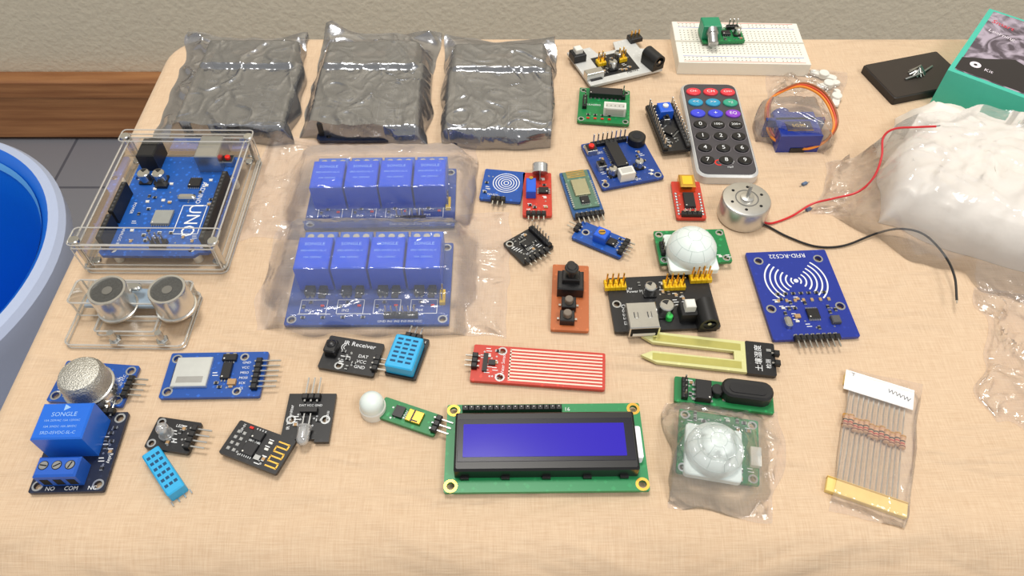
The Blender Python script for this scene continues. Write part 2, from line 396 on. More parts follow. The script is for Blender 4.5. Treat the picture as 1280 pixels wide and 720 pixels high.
def cloth():
    m, nt, out = newmat('linen_cloth')
    b = nt.nodes.new('ShaderNodeBsdfPrincipled'); nt.links.new(b.outputs[0], out.inputs[0]); b.inputs['Roughness'].default_value = 0.85
    b.inputs['Specular IOR Level'].default_value = 0.2; b.inputs['Sheen Weight'].default_value = 0.1
    tc = nt.nodes.new('ShaderNodeTexCoord')
    def stretched(sc, det=3, dist=0):
        mp = nt.nodes.new('ShaderNodeMapping'); mp.inputs['Scale'].default_value = sc
        n = nt.nodes.new('ShaderNodeTexNoise'); n.inputs['Scale'].default_value = 1; n.inputs['Detail'].default_value = det; n.inputs['Distortion'].default_value = dist
        nt.links.new(tc.outputs['Object'], mp.inputs[0]); nt.links.new(mp.outputs[0], n.inputs[0]); return n
    a = stretched((110, 2200, 100)); c = stretched((2200, 110, 100)); g = stretched((7, 7, 7)); cs = stretched((9, 22, 10), 3, .8)
    ad = nt.nodes.new('ShaderNodeMath'); ad.operation = 'ADD'; nt.links.new(a.outputs[0], ad.inputs[0]); nt.links.new(c.outputs[0], ad.inputs[1])
    cr = nt.nodes.new('ShaderNodeValToRGB')
    hf = nt.nodes.new('ShaderNodeMath'); hf.operation = 'MULTIPLY'; hf.inputs[1].default_value = 0.5; nt.links.new(ad.outputs[0], hf.inputs[0])
    cr.color_ramp.elements[0].position = .34; cr.color_ramp.elements[1].position = .66
    cr.color_ramp.elements[0].color = lin((205,176,146)); cr.color_ramp.elements[1].color = lin((222,197,168))
    nt.links.new(hf.outputs[0], cr.inputs[0])
    mx = nt.nodes.new('ShaderNodeMix'); mx.data_type = 'RGBA'; mx.blend_type = 'MULTIPLY'; mx.inputs[0].default_value = 0.3
    c2 = nt.nodes.new('ShaderNodeValToRGB'); c2.color_ramp.elements[0].position = .3; c2.color_ramp.elements[1].position = .65
    c2.color_ramp.elements[0].color = (0.86,0.82,0.76,1); c2.color_ramp.elements[1].color = (1,1,1,1)
    nt.links.new(g.outputs[0], c2.inputs[0]); nt.links.new(cr.outputs[0], mx.inputs[6]); nt.links.new(c2.outputs[0], mx.inputs[7]); nt.links.new(mx.outputs[2], b.inputs['Base Color'])
    bp = nt.nodes.new('ShaderNodeBump'); bp.inputs['Strength'].default_value = 0.3; bp.inputs['Distance'].default_value = 0.0004; nt.links.new(ad.outputs[0], bp.inputs['Height'])
    bp2 = nt.nodes.new('ShaderNodeBump'); bp2.inputs['Strength'].default_value = 0.7; bp2.inputs['Distance'].default_value = 0.016; nt.links.new(cs.outputs[0], bp2.inputs['Height'])
    nt.links.new(bp.outputs[0], bp2.inputs['Normal']); nt.links.new(bp2.outputs[0], b.inputs['Normal'])
    X0, X1, Y0, Y1 = -217, 430, 80, 421
    cx, cy = (X0+X1)/2, (Y0+Y1)/2; o = Obj('tablecloth', o=(cx, cy))
    W, D, cr_ = X1-X0, Y1-Y0, 26
    base = []
    seg = [((-W/2+cr_, -D/2), (W/2-cr_, -D/2)), ((W/2, -D/2+cr_), (W/2, D/2-cr_)), ((W/2-cr_, D/2), (-W/2+cr_, D/2)), ((-W/2, D/2-cr_), (-W/2, -D/2+cr_))]
    nrm = [(0,-1), (1,0), (0,1), (-1,0)]
    for k in range(4):
        (x0, y0), (x1, y1) = seg[k]
        for i in range(60):
            t = i/60; base.append((x0+(x1-x0)*t, y0+(y1-y0)*t, *nrm[k]))
        ccx, ccy = x1-nrm[k][0]*cr_, y1-nrm[k][1]*cr_
        a0 = atan2(nrm[k][1], nrm[k][0])
        for i in range(8):
            a = a0+i*pi/16; base.append((ccx+cr_*cos(a), ccy+cr_*sin(a), cos(a), sin(a)))
    N = len(base); vs = []; L_ = 0
    RR = [9+18*ss(max(0, -b_[3])) for b_ in base]
    for i_ in range(0, 9):
        a = i_*pi/16
        vs += [(x+nx*(-r+r*sin(a)), y+ny*(-r+r*sin(a)), -r+r*cos(a)) for (x, y, nx, ny), r in zip(base, RR)]; L_ += 1
    for z, am in ((-50, 2), (-90, 5), (-180, 9), (-300, 14), (-420, 18)):
        for i, (x, y, nx, ny) in enumerate(base):
            off = am*0.6+am*sin(i*0.42)*0.8+am*0.4*sin(i*0.17+1); vs.append((x+nx*off, y+ny*off, z))
        L_ += 1
    fs = []
    for k in range(L_-1):
        for i in range(N):
            j = (i+1) % N; fs.append((k*N+j, k*N+i, (k+1)*N+i, (k+1)*N+j))
    fs.append(tuple(range(N))); o.add(vs, fs, m)
    t = Obj('table', o=(cx, cy+8)); wd = M('table_wood', (120,84,56), 0.5)
    t.box(0, 0, W-26, D-50, -28, 26, wd, r=14)
    for sx in (-1, 1):
        for sy in (-1, 1): t.box(sx*(W/2-50), sy*(D/2-55), 34, 34, -TZ, TZ-28, wd)
cloth()

# blue tub at the left, standing on the floor
tub = Obj('plastic_tub', o=(0, 0))
zt = -330; p = P(-200, 334, zt); tub.o = p; tub.zb = -TZ; hh_ = TZ+zt
TB = M('tub_blue', (10,112,226), 0.35, var=0.10, scale=4); TW = M('tub_rim', (190,204,236), 0.35, var=0.02)
Rr = 214
tub.lathe(0, 0, 0, [(0.5,0),(180,0),(185,60),(Rr-8,hh_-60),(Rr+4,hh_-30),(Rr+6,hh_-8),(Rr+1,hh_-1),(Rr-3,hh_)], TW, 96, cap=False)
tub.lathe(0, 0, 0, [(Rr-3,hh_),(Rr-9,hh_+1)], TW, 96, cap=False)
tub.lathe(0, 0, 0, [(Rr-9,hh_+1),(Rr-15,hh_-3),(Rr-22,hh_-14),(Rr-36,hh_-60),(Rr-60,hh_-170),(Rr-90,hh_-300),(120,40),(0.5,30)], TB, 96, cap=False)
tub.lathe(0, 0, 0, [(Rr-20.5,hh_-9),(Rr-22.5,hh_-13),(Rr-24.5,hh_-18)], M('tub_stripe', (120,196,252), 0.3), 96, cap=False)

# =====================================================================  UNO
def uno(s, x0, y0, z, pm, silk=WHT, dark=False):
    s.T = Tr(x0, y0); s.z = z+1.6
    w, d = 53.4, 68.6
    out = [(2,0),(w-8,0),(w-6,2),(w-2,2),(w,4),(w,d-1),(w-1,d),(1,d),(0,d-1),(0,2)]
    s.poly([out]+[circ(x, y, 1.6, 12)[::-1] for x, y in ((2.5+4,3.5),(w-10,4),(3,d-16),(w-3,d-15))], z, z+1.6, pm)
    s.fem(2.6, 5, 2.6, 5+12.7, 6); s.fem(2.6, 22, 2.6, 22+17.8, 8)
    s.fem(w-2.6, 5, w-2.6, 5+17.8, 8); s.fem(w-2.6, 25, w-2.6, 25+22.9, 10)
    s.box(w-14, d-3.5, 12, 16, s.z, 10.8, STEEL if not dark else CHIP, bev=0.5); s.box(w-14, d+4.5, 8, 0.2, s.z+1.5, 8, DBLK)
    s.box(8, d-4, 9, 13.5, s.z, 10.5, BLK, bev=0.6)
    s.T = s.T @ Tr(8, d-2, s.z+6) @ R('X', -90); s.cyl(0, 0, 4.3, 0, 5.2, BLK, 18); s.cyl(0, 0, 3.2, 5.2, .1, DBLK, 14)
    s.T = Tr(x0, y0)
    s.ecap(8, d-18, 3.1, 5); s.ecap(15.5, d-18, 3.1, 5)
    s.ic(24, 24, 9, 9, 0, 1.4, 8, CHIP if dark else M('ic_shine', (150,152,148), 0.25)); s.ic(w-20, d-20, 6, 6, 0, 1.2, 6)
    s.box(17, d-22, 6, 3.5, s.z, 1.6, CHIP); s.box(w-21, d-31, 9, 3.5, s.z, 2.6, TIN, bev=0.8, r=1.6)
    for i in range(3):
        for j in range(2): s.box(25+i*2.54, 5+j*2.54, 2.4, 2.4, s.z, 2.4, BLK); s.pin(25+i*2.54, 5+j*2.54, s.z+2.4, 5.5)
    s.button(w-6, d-5, 5, REDL if not dark else BLK)
    if silk:
        s.text('UNO', 38, 23, 9.5, silk, -90); s.text('ARDUINO', 38, 42, 3.4, silk, -90); s.text('DIGITAL (PWM~)', w-7.5, 34, 2.4, silk, -90)
        s.text('POWER', 7, 31, 2.2, silk, -90); s.text('ANALOG IN', 7, 12, 2.2, silk, -90)
        for i in range(8): s.text(str(i), w-5.6, 5.2+i*2.54, 1.7, silk, -90)
        s.frame(31.5, 14, 43.5, 33, 0.4, s.z+.06, silk)
    s.scat(26, 10, 8, w-9, d-16, 4, [(24,24,7,7),(38,26,5,12),(w-20,d-20,5,5),(w-21,d-31,5,3),(28,6,6,4),(12,d-18,8,4)])
    s.T = Matrix.Identity(4)

# antistatic bags with boards inside
def abag(q, uq, seed, lift):
    u = Obj('microcontroller_board', uq, z=6)
    ox, oy = (u.W-53.4)/2, (u.D-68.6)/2
    uno(u, ox, oy, 1.2, P_DARK, M('silk_dim', (200,200,206), .6), dark=True)
    u.box(ox+26, oy+34, 48, 62, 0.1, 1.1, M('dark_foam', (40,38,42), .8))
    bag('antistatic_bag', q, BAGS, [(u, ox-1, oy-1, ox+54, oy+5, 8), (u, ox-1, oy+2, ox+54, oy+56, 11.4), (u, ox+1, oy+54, ox+50, oy+74, 13.9)], amp=2.6, seed=seed, res=120, base=1.8, jit=4, fz=0.038, lift=lift, fine=.35, fall=(.6, 2))
abag([(193,175),(366,183),(388,50),(240,46)], [(240,159),(343,159),(366,84),(272,82)], 11, [(0,1,18,4),(0.95,.98,16,5)])
abag([(376,173),(534,185),(550,46),(406,38)], [(402,160),(512,160),(520,84),(418,84)], 23, [(0.1,1,20,6),(0.9,1,18,4)])
abag([(553,185),(690,187),(694,54),(556,50)], [(570,163),(678,163),(678,88),(576,88)], 37, [(0.0,1,16,4),(1,0.95,22,6)])

# acrylic cased board (thin clear sheets)
def edge(s, lp, z, r=.4):
    for i in range(len(lp)):
        a, b2 = lp[i], lp[(i+1) % len(lp)]
        if hypot(a[0]-b2[0], a[1]-b2[1]) > .05: s.tube([(a[0], a[1], z), (b2[0], b2[1], z)], r, ACRE, 5)
c = Obj('cased_microcontroller_board', [(107,332),(291,342),(316,199),(172,192)], z=3)
W, D = c.W, c.D
c.poly([rrect(W/2, D/2, W, D, 3)], 3.2, 3.2, ACR)
edge(c, rrect(W/2, D/2, W, D, 3), 3.1, .5); edge(c, rrect(W/2, D/2, W, D, 3), .5, .45)
iw, idp = 60, 74; ix, iy = (W-iw)/2, (D-idp)/2
uno(c, W/2-53.4/2, D/2-34.3-0.5, 6.0, P_UNO)
for x, y in ((ix+10, iy+6), (ix+iw-12, iy+6), (ix+5, iy+idp-18), (ix+iw-6, iy+idp-18)): c.cyl(x, y, 2.2, 0.3, 5.6, WPL, 12)
HZ = 18
for k in (0, 2.6):
    x0, x1, y0, y1 = ix-k, ix+iw+k, iy-k, iy+idp+k
    edge(c, [(x0,y0),(x1,y0),(x1,y1),(x0,y1)], HZ, .4)
    if k == 0:
        for a in ((x0,y0,x1,y0),(x1,y0,x1,y1),(x1,y1,x0,y1),(x0,y1,x0,y0)): c.wall(*a, 3.2, HZ, ACR)
    edge(c, [(x0,y0),(x1,y0),(x1,y1),(x0,y1)], 3.5, .3)
for (x, y) in ((ix,iy),(ix+iw,iy),(ix+iw,iy+idp),(ix,iy+idp)):
    for k in (0, 2.6):
        sx = -1 if x < W/2 else 1; sy = -1 if y < D/2 else 1; c.tube([(x+sx*k, y+sy*k, 3), (x+sx*k, y+sy*k, HZ)], .35, ACRE, 5)
c.poly([rrect(W/2, iy+3, iw+8, 11, 2)], HZ+.5, HZ+.5, ACR); edge(c, rrect(W/2, iy+3, iw+8, 11, 2), HZ+2.2, .35)
c.poly([rrect(W/2, iy+idp-1, iw+8, 9, 2)], HZ+.5, HZ+.5, ACR); edge(c, rrect(W/2, iy+idp-1, iw+8, 9, 2), HZ+2.2, .35)
for x, y in ((ix-2, iy+1), (ix+iw+2, iy+1), (ix-2, iy+idp-1), (ix+iw+2, iy+idp-1)):
    c.cyl(x, y, 1.3, 0.2, HZ-.2, TIN, 10); c.cyl(x, y, 2.5, HZ+.6, 1.8, TIN, 14, 0.4)
for x, y in ((5, 5), (W-5, 5), (W-5, D-5), (5, D-5)): c.cyl(x, y, 2.0, 3.2, 1.2, TIN, 12, .3)

# 4 channel relay modules in bags
RP = M('relay_print', (150,190,240), .5)
def relay4(q):
    s = Obj('four_channel_relay_module', q); W, D = s.W, s.D
    s.board(P_RLY, s.corners(3))
    rw = (W-7)/4
    for i in range(4):
        x = 3.5+rw*(i+.5)
        s.box(x, D-19, rw-1.1, 19, s.z, 15.5, RELW, bev=0.5)
        s.text('SONGLE', x, D-14, 2.5, RP, z=s.z+15.57); s.text('SRD-05VDC-SL-C', x, D-18, 1.6, RP, z=s.z+15.57)
        s.text('10A 250VAC', x, D-22, 1.6, RP, z=s.z+15.57)
        s.box(x, D-4.5, rw-1.2, 7.5, s.z, 9.5, M('terminal_blue', (30,90,190), .4), bev=0.5)
        for k in (-1, 0, 1): s.cyl(x+k*rw*.28, D-4, 1.6, s.z+9.5, 0.1, TIN, 10)
        s.text('IN%d' % (i+1), x-2, 8, 2.2); s.box(x+3, 16, 3, 2, s.z, 1.2, CHIP); s.ic(x-2.5, 19, 4.5, 6, 0, 3, 2); s.led(x+4, 10.5, REDL)
        s.res(x-1.5, 12.5); s.res(x+2, 20.5); s.box(x+3.6, 20, 3.5, 6, s.z, 3.2, CHIP, bev=.4)
        s.res(x-4.5, 10, 90); s.frame(x-6, 6.2, x+6, 14, .3, s.z+.05, WHT)
    s.hv(W*0.62, 4.5, W*0.62+5*2.54, 4.5, 6, 8); s.text('GND IN1 IN2 IN3 IN4 VCC', W*.70, 1.8, 1.7); s.hv(W-3.5, 12, W-3.5, 17, 3, 8, YEL)
    for i in range(4): s.res(8+i*9, 4, 0); s.line(5+i*9, 6, 11+i*9, 6, .35, s.z+.05, WHT)
    return s
r1 = relay4([(380,284),(572,284),(567,212),(394,212)])
r2 = relay4([(356,406),(561,406),(567,304),(376,304)])
for s, q, sd in ((r1, [(296,300),(590,282),(598,184),(336,172)], 3), (r2, [(314,414),(632,424),(640,268),(350,272)], 9)):
    W, D = s.W, s.D
    bag('clear_plastic_bag', q, BAGR, [(s, 2, D-28, W-2, D-1, 18.2), (s, 1, 1, W-1, D-20, 9.5)], amp=2.2, seed=sd, res=120, base=1.6, jit=4, fz=0.038, fine=.35)

# =====================================================================  ultrasonic sensor in acrylic holder
s = Obj('ultrasonic_distance_sensor', [(90,430),(232,438),(249,372),(107,360)], z=1.5)
W, D = s.W, s.D
def open_box(s, cx, cy, w, d, z0, z1, r=1.5):
    lp = rrect(cx, cy, w, d, r)
    s.poly([lp], z1, z1, ACR); n = len(lp)
    s.add([(x, y, z0) for x, y in lp]+[(x, y, z1) for x, y in lp], [(i, (i+1) % n, n+(i+1) % n, n+i) for i in range(n)], ACR)
    edge(s, lp, z1, .45); edge(s, lp, z0+.4, .35)
open_box(s, W/2, D/2, W, D, 0.1, 2.8, 3)
open_box(s, W/2, D-8, W, 13, 2.9, 12.6, 2)
open_box(s, W/2, 9, W*.5, 8, 2.9, 6.4, 1)
for x in (2, W-2): s.tube([(x, D-1.6, 2.9), (x, D-1.6, 12.6)], .4, ACRE, 5); s.tube([(x, D-14.4, 2.9), (x, D-14.4, 12.6)], .4, ACRE, 5)
for u in (144, 203):
    x, y = s.L(u, 425, 4); s.cyl(x, y, 2.7, 2.7, 2, TIN, 6, .3); s.cyl(x, y, 1.5, 4.7, 5, TIN, 10)
s.box(W/2, D-8, 42, 10, 7, 1.5, M('sensor_board', (150,170,190), .4))
MESH = M('sensor_mesh', (84,84,82), .5, .6, var=.5, scale=1800)
for u, v in ((133,362), (208,361)):
    x, y = s.L(u, v, 21)
    s.lathe(x, y, 8, [(8.8,0),(8.8,1),(8.2,1.2),(8.2,12.2),(7.9,13),(6.9,13),(6.6,12.2)], M('alu', (215,214,210), .25, .9), 32)
    s.cyl(x, y, 6.7, 20, .3, MESH, 28); s.cyl(x, y, 2.2, 20.3, .2, M('mesh_mid', (120,118,112), .5, .5), 16)
s.box(W/2, D-6, 9, 3.5, 12.7, 2, TIN, r=1.5, bev=.5)

# gas sensor
s = Obj('gas_sensor_module', [(60,501),(150,508),(176,458),(82,450)]); W, D = s.W, s.D
s.board(P_BLU, [(2.8,2.8),(W-2.8,2.8),(W-2.8,D-2.8),(2.8,D-2.8)])
x, y = s.L(101, 470, 17)
s.lathe(x, y, s.z, [(9.6,0),(9.6,3),(9.9,3.2),(9.9,6)], M('alu', (215,214,210), .25, .9), 32)
s.lathe(x, y, s.z+6, [(9.3,0),(9.3,6),(9.0,8.5),(7.8,10.4),(5,11.3),(0.5,11.5)], M('steel_mesh', (196,194,186), .38, .9, var=.35, scale=1600, bump=1, bscale=1500), 32)
s.lathe(x, y, s.z+5.9, [(9.9,0),(10.1,.3),(10.1,1.2),(9.4,1.6)], TIN, 32)
s.text('Flying-Fish', W-7, D/2-2, 2.9, rot=78); s.hh(W-2, D*.25, W-2, D*.25+7.6, 4, 0, 9); s.text('A0 D0 GND VCC', W-4.4, D/2-1, 1.6, rot=90)
s.scat(5, 3, 2, W-10, 6, 2)

# microSD module
s = Obj('memory_card_module', [(200,496),(326,497),(334,441),(214,440)]); W, D = s.W, s.D
s.board(P_BLU, [(3,3),(3,D-3),(W-10,D-2.6,1.2),(W-10,2.6,1.2)])
s.box(11.5, D*.53, 15, 14.5, s.z, 1.7, M('slot', (225,228,225), .3, .7), bev=.3); s.box(11.5, D*.53-4, 11, 3, s.z+1.7, .05, STEEL); s.box(4.4, D*.5, 1.5, 9, s.z, 1.2, BLK)
s.ic(W*.62, D*.55, 4, 8, 0, 1.5, 3); s.ic(W*.62, D*.85, 6, 3.2, 0, 1.4, 2); s.res(W*.54, D*.3); s.box(W*.7, D*.3, 3.4, 2.6, s.z, 1.4, TAN)
s.hh(W-4.5, D*.18, W-4.5, D*.18+12.7, 6, 0, 11)
for i, t in enumerate(('CS','SCK','MOSI','MISO','VCC','GND')): s.text(t, W-8.5, D*.18+i*2.54, 1.6)
s.scat(9, W*.5, 3, W-12, D-3, 5, [(W*.62,D*.55,3.5,6),(W*.62,D*.85,4,3)])

# single relay
s = Obj('relay_module', [(41,614),(131,616),(157,520),(70,512)]); W, D = s.W, s.D
s.board(P_DARK, s.corners(2.8))
s.box(W*.44, D*.66, 19.5, 15.5, s.z, 15.3, RELB, bev=.6)
s.ring(W*.44, D*.66+5.6, .1, 1.6, s.z+15.37, RP, n=3)
for i, (t, k) in enumerate((('SONGLE', 2.6), ('10A 250VAC 15A 125VAC', 1.25), ('10A 30VDC 10A 28VDC', 1.25), ('SRD-05VDC-SL-C', 1.8))):
    s.text(t, W*.44, D*.66+2.6-i*2.6, k, RP, z=s.z+15.37)
TBL = M('terminal_blue', (30,90,190), .4)
s.box(W*.44, 6.8, 16, 8.2, s.z, 8.5, TBL, bev=.8)
for i in (-1, 0, 1):
    s.cyl(W*.44+i*5, 7.2, 1.9, s.z+8.5, .1, DBLK, 14); s.cyl(W*.44+i*5, 7.2, 1.6, s.z+8.5, .16, TIN, 14); s.box(W*.44+i*5, 7.2, 2.8, .5, s.z+8.67, .03, DBLK, rot=30+i*40); s.box(W*.44+i*5, 2.68, 3.2, .1, s.z+1, 4.5, DBLK)
for i, t in enumerate(('NO','COM','NC')): s.text(t, 4+W*.28*i+4, 1.4, 2.3)
s.hh(W*.6, D-2, W*.6+5, D-2, 3, 90, 7); s.scat(9, W-5.5, 8, W-2, D-7, 3); s.text('Relay', W-1.6, D*.4, 2, rot=-90)

# LED module small black
s = Obj('led_sensor_module', [(181,558),(237,569),(250,530),(199,519)]); W, D = s.W, s.D
s.board(P_BLK, [(2.2,2.2,1.1),(2.2,D-2.2,1.1)])
x, y = s.L(206, 540, 5); s.cyl(x, y, 3, s.z, 1, CLED, 16); s.dome(x, y, s.z+1, 2.5, 2.8, CLED, 16, 5, 4); s.box(x, y, 1.8, 1.8, s.z+1, 2.2, TIN)
s.res(x+5, y+2, 90); s.hh(W-3, D*.2, W-3, D*.2+7.6, 4, 0, 9); s.scat(4, W*.45, 2, W-5, D-2, 6); s.text('LED', W*.55, D*.8, 1.8)

def dht(s, cx, cy, w, d, z, h, rot=0):
    s.box(cx, cy, w, d, z, h, DHTB, rot, .5, r=.8)
    c, k = cos(radians(rot)), sin(radians(rot))
    for i in range(3):
        for j in range(6):
            lx, ly = (i-1)*w*.27, (j-2.6)*d*.135+.6
            s.box(cx+lx*c-ly*k, cy+lx*k+ly*c, w*.19, d*.06, z+h, .05, M('dht_slot', (12,70,110), .7), rot)
s = Obj('temperature_humidity_sensor', [(209,620),(231,606),(197,556),(176,570)], z=5.5); W, D = s.W, s.D
dht(s, W/2, D/2, W, D, 0.1, 5.5)
for i in range(4): s.box(W/2-3.8+i*2.54, -1.0, .5, 2.2, .3, .4, TIN)

# wifi module
s = Obj('wifi_module', [(277,566),(346,598),(370,553),(301,526)]); W, D = s.W, s.D
s.board(P_BLK, z0=2.5)
for i in range(4):
    for j in range(2): s.box(2.6+j*2.54, D*.2+i*2.54, 1.5, 1.5, s.z, .5, TIN, bev=.2); s.pin(2.6+j*2.54, D*.2+i*2.54, 0.1, 2.4)
s.ic(W*.42, D*.36, 5.5, 5.5, 0, 1, 6); s.ic(W*.42, D*.75, 5, 4, 0, 1.3, 4); s.box(W*.6, D*.22, 2.5, 2, s.z, .8, TIN); s.led(W*.25, D*.9, REDL)
ax = W*.76
for i in range(6):
    y0 = 2+i*2.1; s.line(ax, y0, W-1.2, y0, .6, s.z+.05, GOLD)
    if i < 5: xx = W-1.4 if i % 2 == 0 else ax+.2; s.line(xx, y0, xx, y0+2.1, .6, s.z+.05, GOLD)
s.scat(10, W*.25, 1, W*.7, D-1, 8, [(W*.42,D*.36,4,4),(W*.42,D*.75,3.5,3)])
s.text('ESP-01', W*.12, D*.82, 1.5, rot=90)

# IR transmitter
s = Obj('infrared_emitter_module', [(351,552),(411,553),(420,493),(361,491)]); W, D = s.W, s.D
out = [(0,0),(W*.3,0),(W*.3,1.2),(W*.7,1.2),(W*.7,0),(W,0),(W,D),(W*.65,D),(W*.62,D-2.2),(W*.38,D-2.2),(W*.35,D),(0,D)]
s.board(P_BLK, [(2.8,D*.45,1.3),(W-2.8,D*.45,1.3)], out=out)
s.T = Tr(W*.5, 5.5, s.z+2.6) @ R('X', 90)
s.cyl(0, 0, 2.9, 0, 1, CLED, 16); s.dome(0, 0, 1, 2.5, 2.6, CLED, 16, 5, 4.5); s.box(0, 0, 1.5, 1.5, 1, 3, TIN)
s.T = Matrix.Identity(4)
for k in (-1.27, 1.27): s.box(W*.5+k, 8, .5, 7, s.z+2, .5, TIN)
s.hh(W*.5-2.54, D-4, W*.5+2.54, D-4, 3, 90, 11); s.box(W*.5, D-8.5, 7, 2.4, s.z, 2.4, BLK)
s.text('IR Transmitter', 2.2, D*.5, 1.9, rot=90); s.text('module', W-2, D*.5, 1.9, rot=-90); s.scat(7, 5, 7, W-5, D-9, 9, [(W*.5,6,2.5,6)])
s.text('DAT VCC GND', W*.5, D-5.6, 1.4)

# IR receiver
s = Obj('infrared_receiver_module', [(397,459),(467,471),(480,431),(413,418)]); W, D = s.W, s.D
s.board(P_BLK, [(W*.35,2.6,1.2)])
s.box(3.6, D*.55, 5.4, 6.5, s.z, 4.2, BLK, bev=.5, r=1); s.dome(3.6, D*.6, s.z+4, 2.2, 1.3, CHIP, 14, 4)
s.text('IR Receiver', W*.58, D-2.6, 3.1); s.hh(W-2, D*.2, W-2, D*.2+5.08, 3, 0, 7)
for i, t in enumerate(('GND','VCC','DAT')): s.text(t, W-7.2, D*.2+i*2.7, 2.2)
s.ring(W*.36, D*.72, 1.0, 1.3, s.z+.05, WHT, 110, 250, 10); s.ring(W*.36, D*.72, 1.9, 2.2, s.z+.05, WHT, 110, 250, 10)
s.scat(6, W*.3, 1.5, W*.62, D*.6, 3)

# DHT11 on module
s = Obj('temperature_humidity_sensor_module', [(479,467),(519,474),(538,424),(500,418)]); W, D = s.W, s.D
s.board(P_BLK); dht(s, W*.47, D*.44, W*.88, D*.8, s.z, 5.5); s.hh(W*.5-2.54, D-2.5, W*.5+2.54, D-2.5, 3, 90, 7); s.res(W*.85, D*.9)

# water level sensor
s = Obj('water_level_sensor', [(587,475),(756,488),(757,441),(593,431)]); W, D = s.W, s.D
s.board(P_RED, [(W*.22,2.6,1.4),(W*.22,D-2.6,1.4)])
tc_ = M('sensor_trace', (240,205,190), .35, .3)
for i in range(10): s.line(W*.28, D*.09+i*D*.092, W-1.2, D*.09+i*D*.092, .75, s.z+.05, tc_)
s.line(W*.285, D*.09, W*.285, D*.92, .6, s.z+.05, tc_)
s.hh(3, D*.5-2.54, 3, D*.5+2.54, 3, 180, 6); s.box(W*.1, D*.5, 2, 9, s.z, 1, BLK)
s.text('Water Sensor', W*.235, D*.5, 2.0, rot=90); s.scat(9, 4.5, 2, W*.19, D-2, 2); s.box(W*.15, D*.5, 3, 2.4, s.z, 1.2, CHIP); s.text('+ - S', 1.5, D*.5, 2, rot=90)

# mini PIR
s = Obj('mini_motion_sensor', [(470,520),(543,546),(552,521),(482,494)]); W, D = s.W, s.D
s.board(P_GRN)
x, y = s.L(464, 502, 8); s.cyl(x, y, 5.4, 0.1, 4.9, WPL, 24, .5); s.dome(x, y, 5, 5.0, 4.6, LENS, 22, 6, 2)
s.box(W*.33, D*.5, 4, 5, s.z, 1.4, CHIP); s.box(W*.60, D*.5, 6.6, 5.4, s.z, 1.5, GOLD, bev=.2); s.box(W*.57, D*.5, .7, 5.4, s.z+1.5, .1, CHIP); s.box(W*.63, D*.3, 2.4, .6, s.z+1.5, .1, CHIP)
s.hh(W-2.5, D*.5-2.54, W-2.5, D*.5+2.54, 3, 0, 8); s.text('HW', W*.45, D*.5, 2.2, rot=90); s.scat(5, W*.2, 1, W*.45, D-1, 5, [(W*.33,D*.5,2.5,3)])

# =====================================================================  LCD
s = Obj('character_lcd_module', [(557,617),(809,612),(802,504),(557,506)], z=3.6); W, D = s.W, s.D
s.board(P_LCD, s.corners(2.6, 1.6), z0=2.0, ring=GOLD)
for x, y, r in s.corners(2.6, 1.6): s.ring(x, y, r, r+1.1, s.z+.05, GOLD, n=20)
s.box(W/2, D/2-.6, W*.90, D*.66, s.z, 6.6, M('bezel', (16,16,18), .32), bev=.8, r=.8)
bz = s.z+6.6
s.box(W/2, D/2-.4, W*.87, D*.48, bz-.15, .3, M('bezel_inner', (12,10,30), .25), bev=.1)
s.box(W*.493, D/2-.6, W*.80, D*.37, bz+.1, .15, M('lcd_blue', (38,20,165), .16, emit=.22, var=.1, scale=18, coat=.2), r=.3)
s.box(W*.962, D*.48, 2.6, D*.36, s.z, 4.5, M('backlight', (236,232,240), .4, emit=.2), r=.8)
for x in (.1, .3, .5, .7, .88):
    for y in (.145, .79): s.box(W*x, D*y, 3.2, 1.4, s.z, 1.4, BLK)
s.hv(7.5, D-2.6, 7.5+15*2.54, D-2.6, 16, 3); s.pads(7.5, D-1.4, 7.5+38.1, D-1.4, 16)
s.text('16', 7.5+38+3.6, D-2.6, 2.4); s.text('1', 5, D-2.6, 2.2)

# =====================================================================  RFID
s = Obj('rfid_reader_module', [(966,424),(1080,422),(1028,313),(932,315)]); W, D = s.W, s.D
s.board(P_NAVY, [(5,D-5.5,1.6),(W-5,D-5.5,1.6),(3.5,17,1.6),(W-3.5,17,1.6)])
s.text('RFID-RC522', W/2, D-3, 3.4, rot=180)
for i, r in enumerate((2, 4.4, 6.8, 9.2, 11.6, 14)):
    s.ring(W*.5, D*.64, r, r+.7, s.z+.05, WHT, -48, 48, 18); s.ring(W*.5, D*.64, r, r+.7, s.z+.05, WHT, 132, 228, 18)
s.ring(W*.5, D*.64, 0, 1.1, s.z+.05, WHT)
s.ic(W*.55, 13, 5.4, 5.4, 0, 1, 8); s.box(W*.22, 8.5, 5.5, 3.2, s.z, 2.6, TIN, bev=.6, r=1.3, rot=90)
s.box(W*.78, 9, 4, 4, s.z, 2, M('inductor', (80,80,84), .5), bev=.4); s.box(W*.36, 12, 2.5, 2, s.z, 1, TAN)
for i in range(7): s.res(W*.2+i*3.9, 21, 90, TAN); s.res(W*.22+i*3.6, 25, 0)
s.scat(16, 6, 5, W-6, 22, 14, [(W*.55,13,5,5),(W*.22,8.5,3,4),(W*.78,9,3,3)])
s.pads(W*.26, 2, W*.26+7*2.54, 2, 8)
s.hh(W*.26, 1.5, W*.26+7*2.54, 1.5, 8, -90, 7)

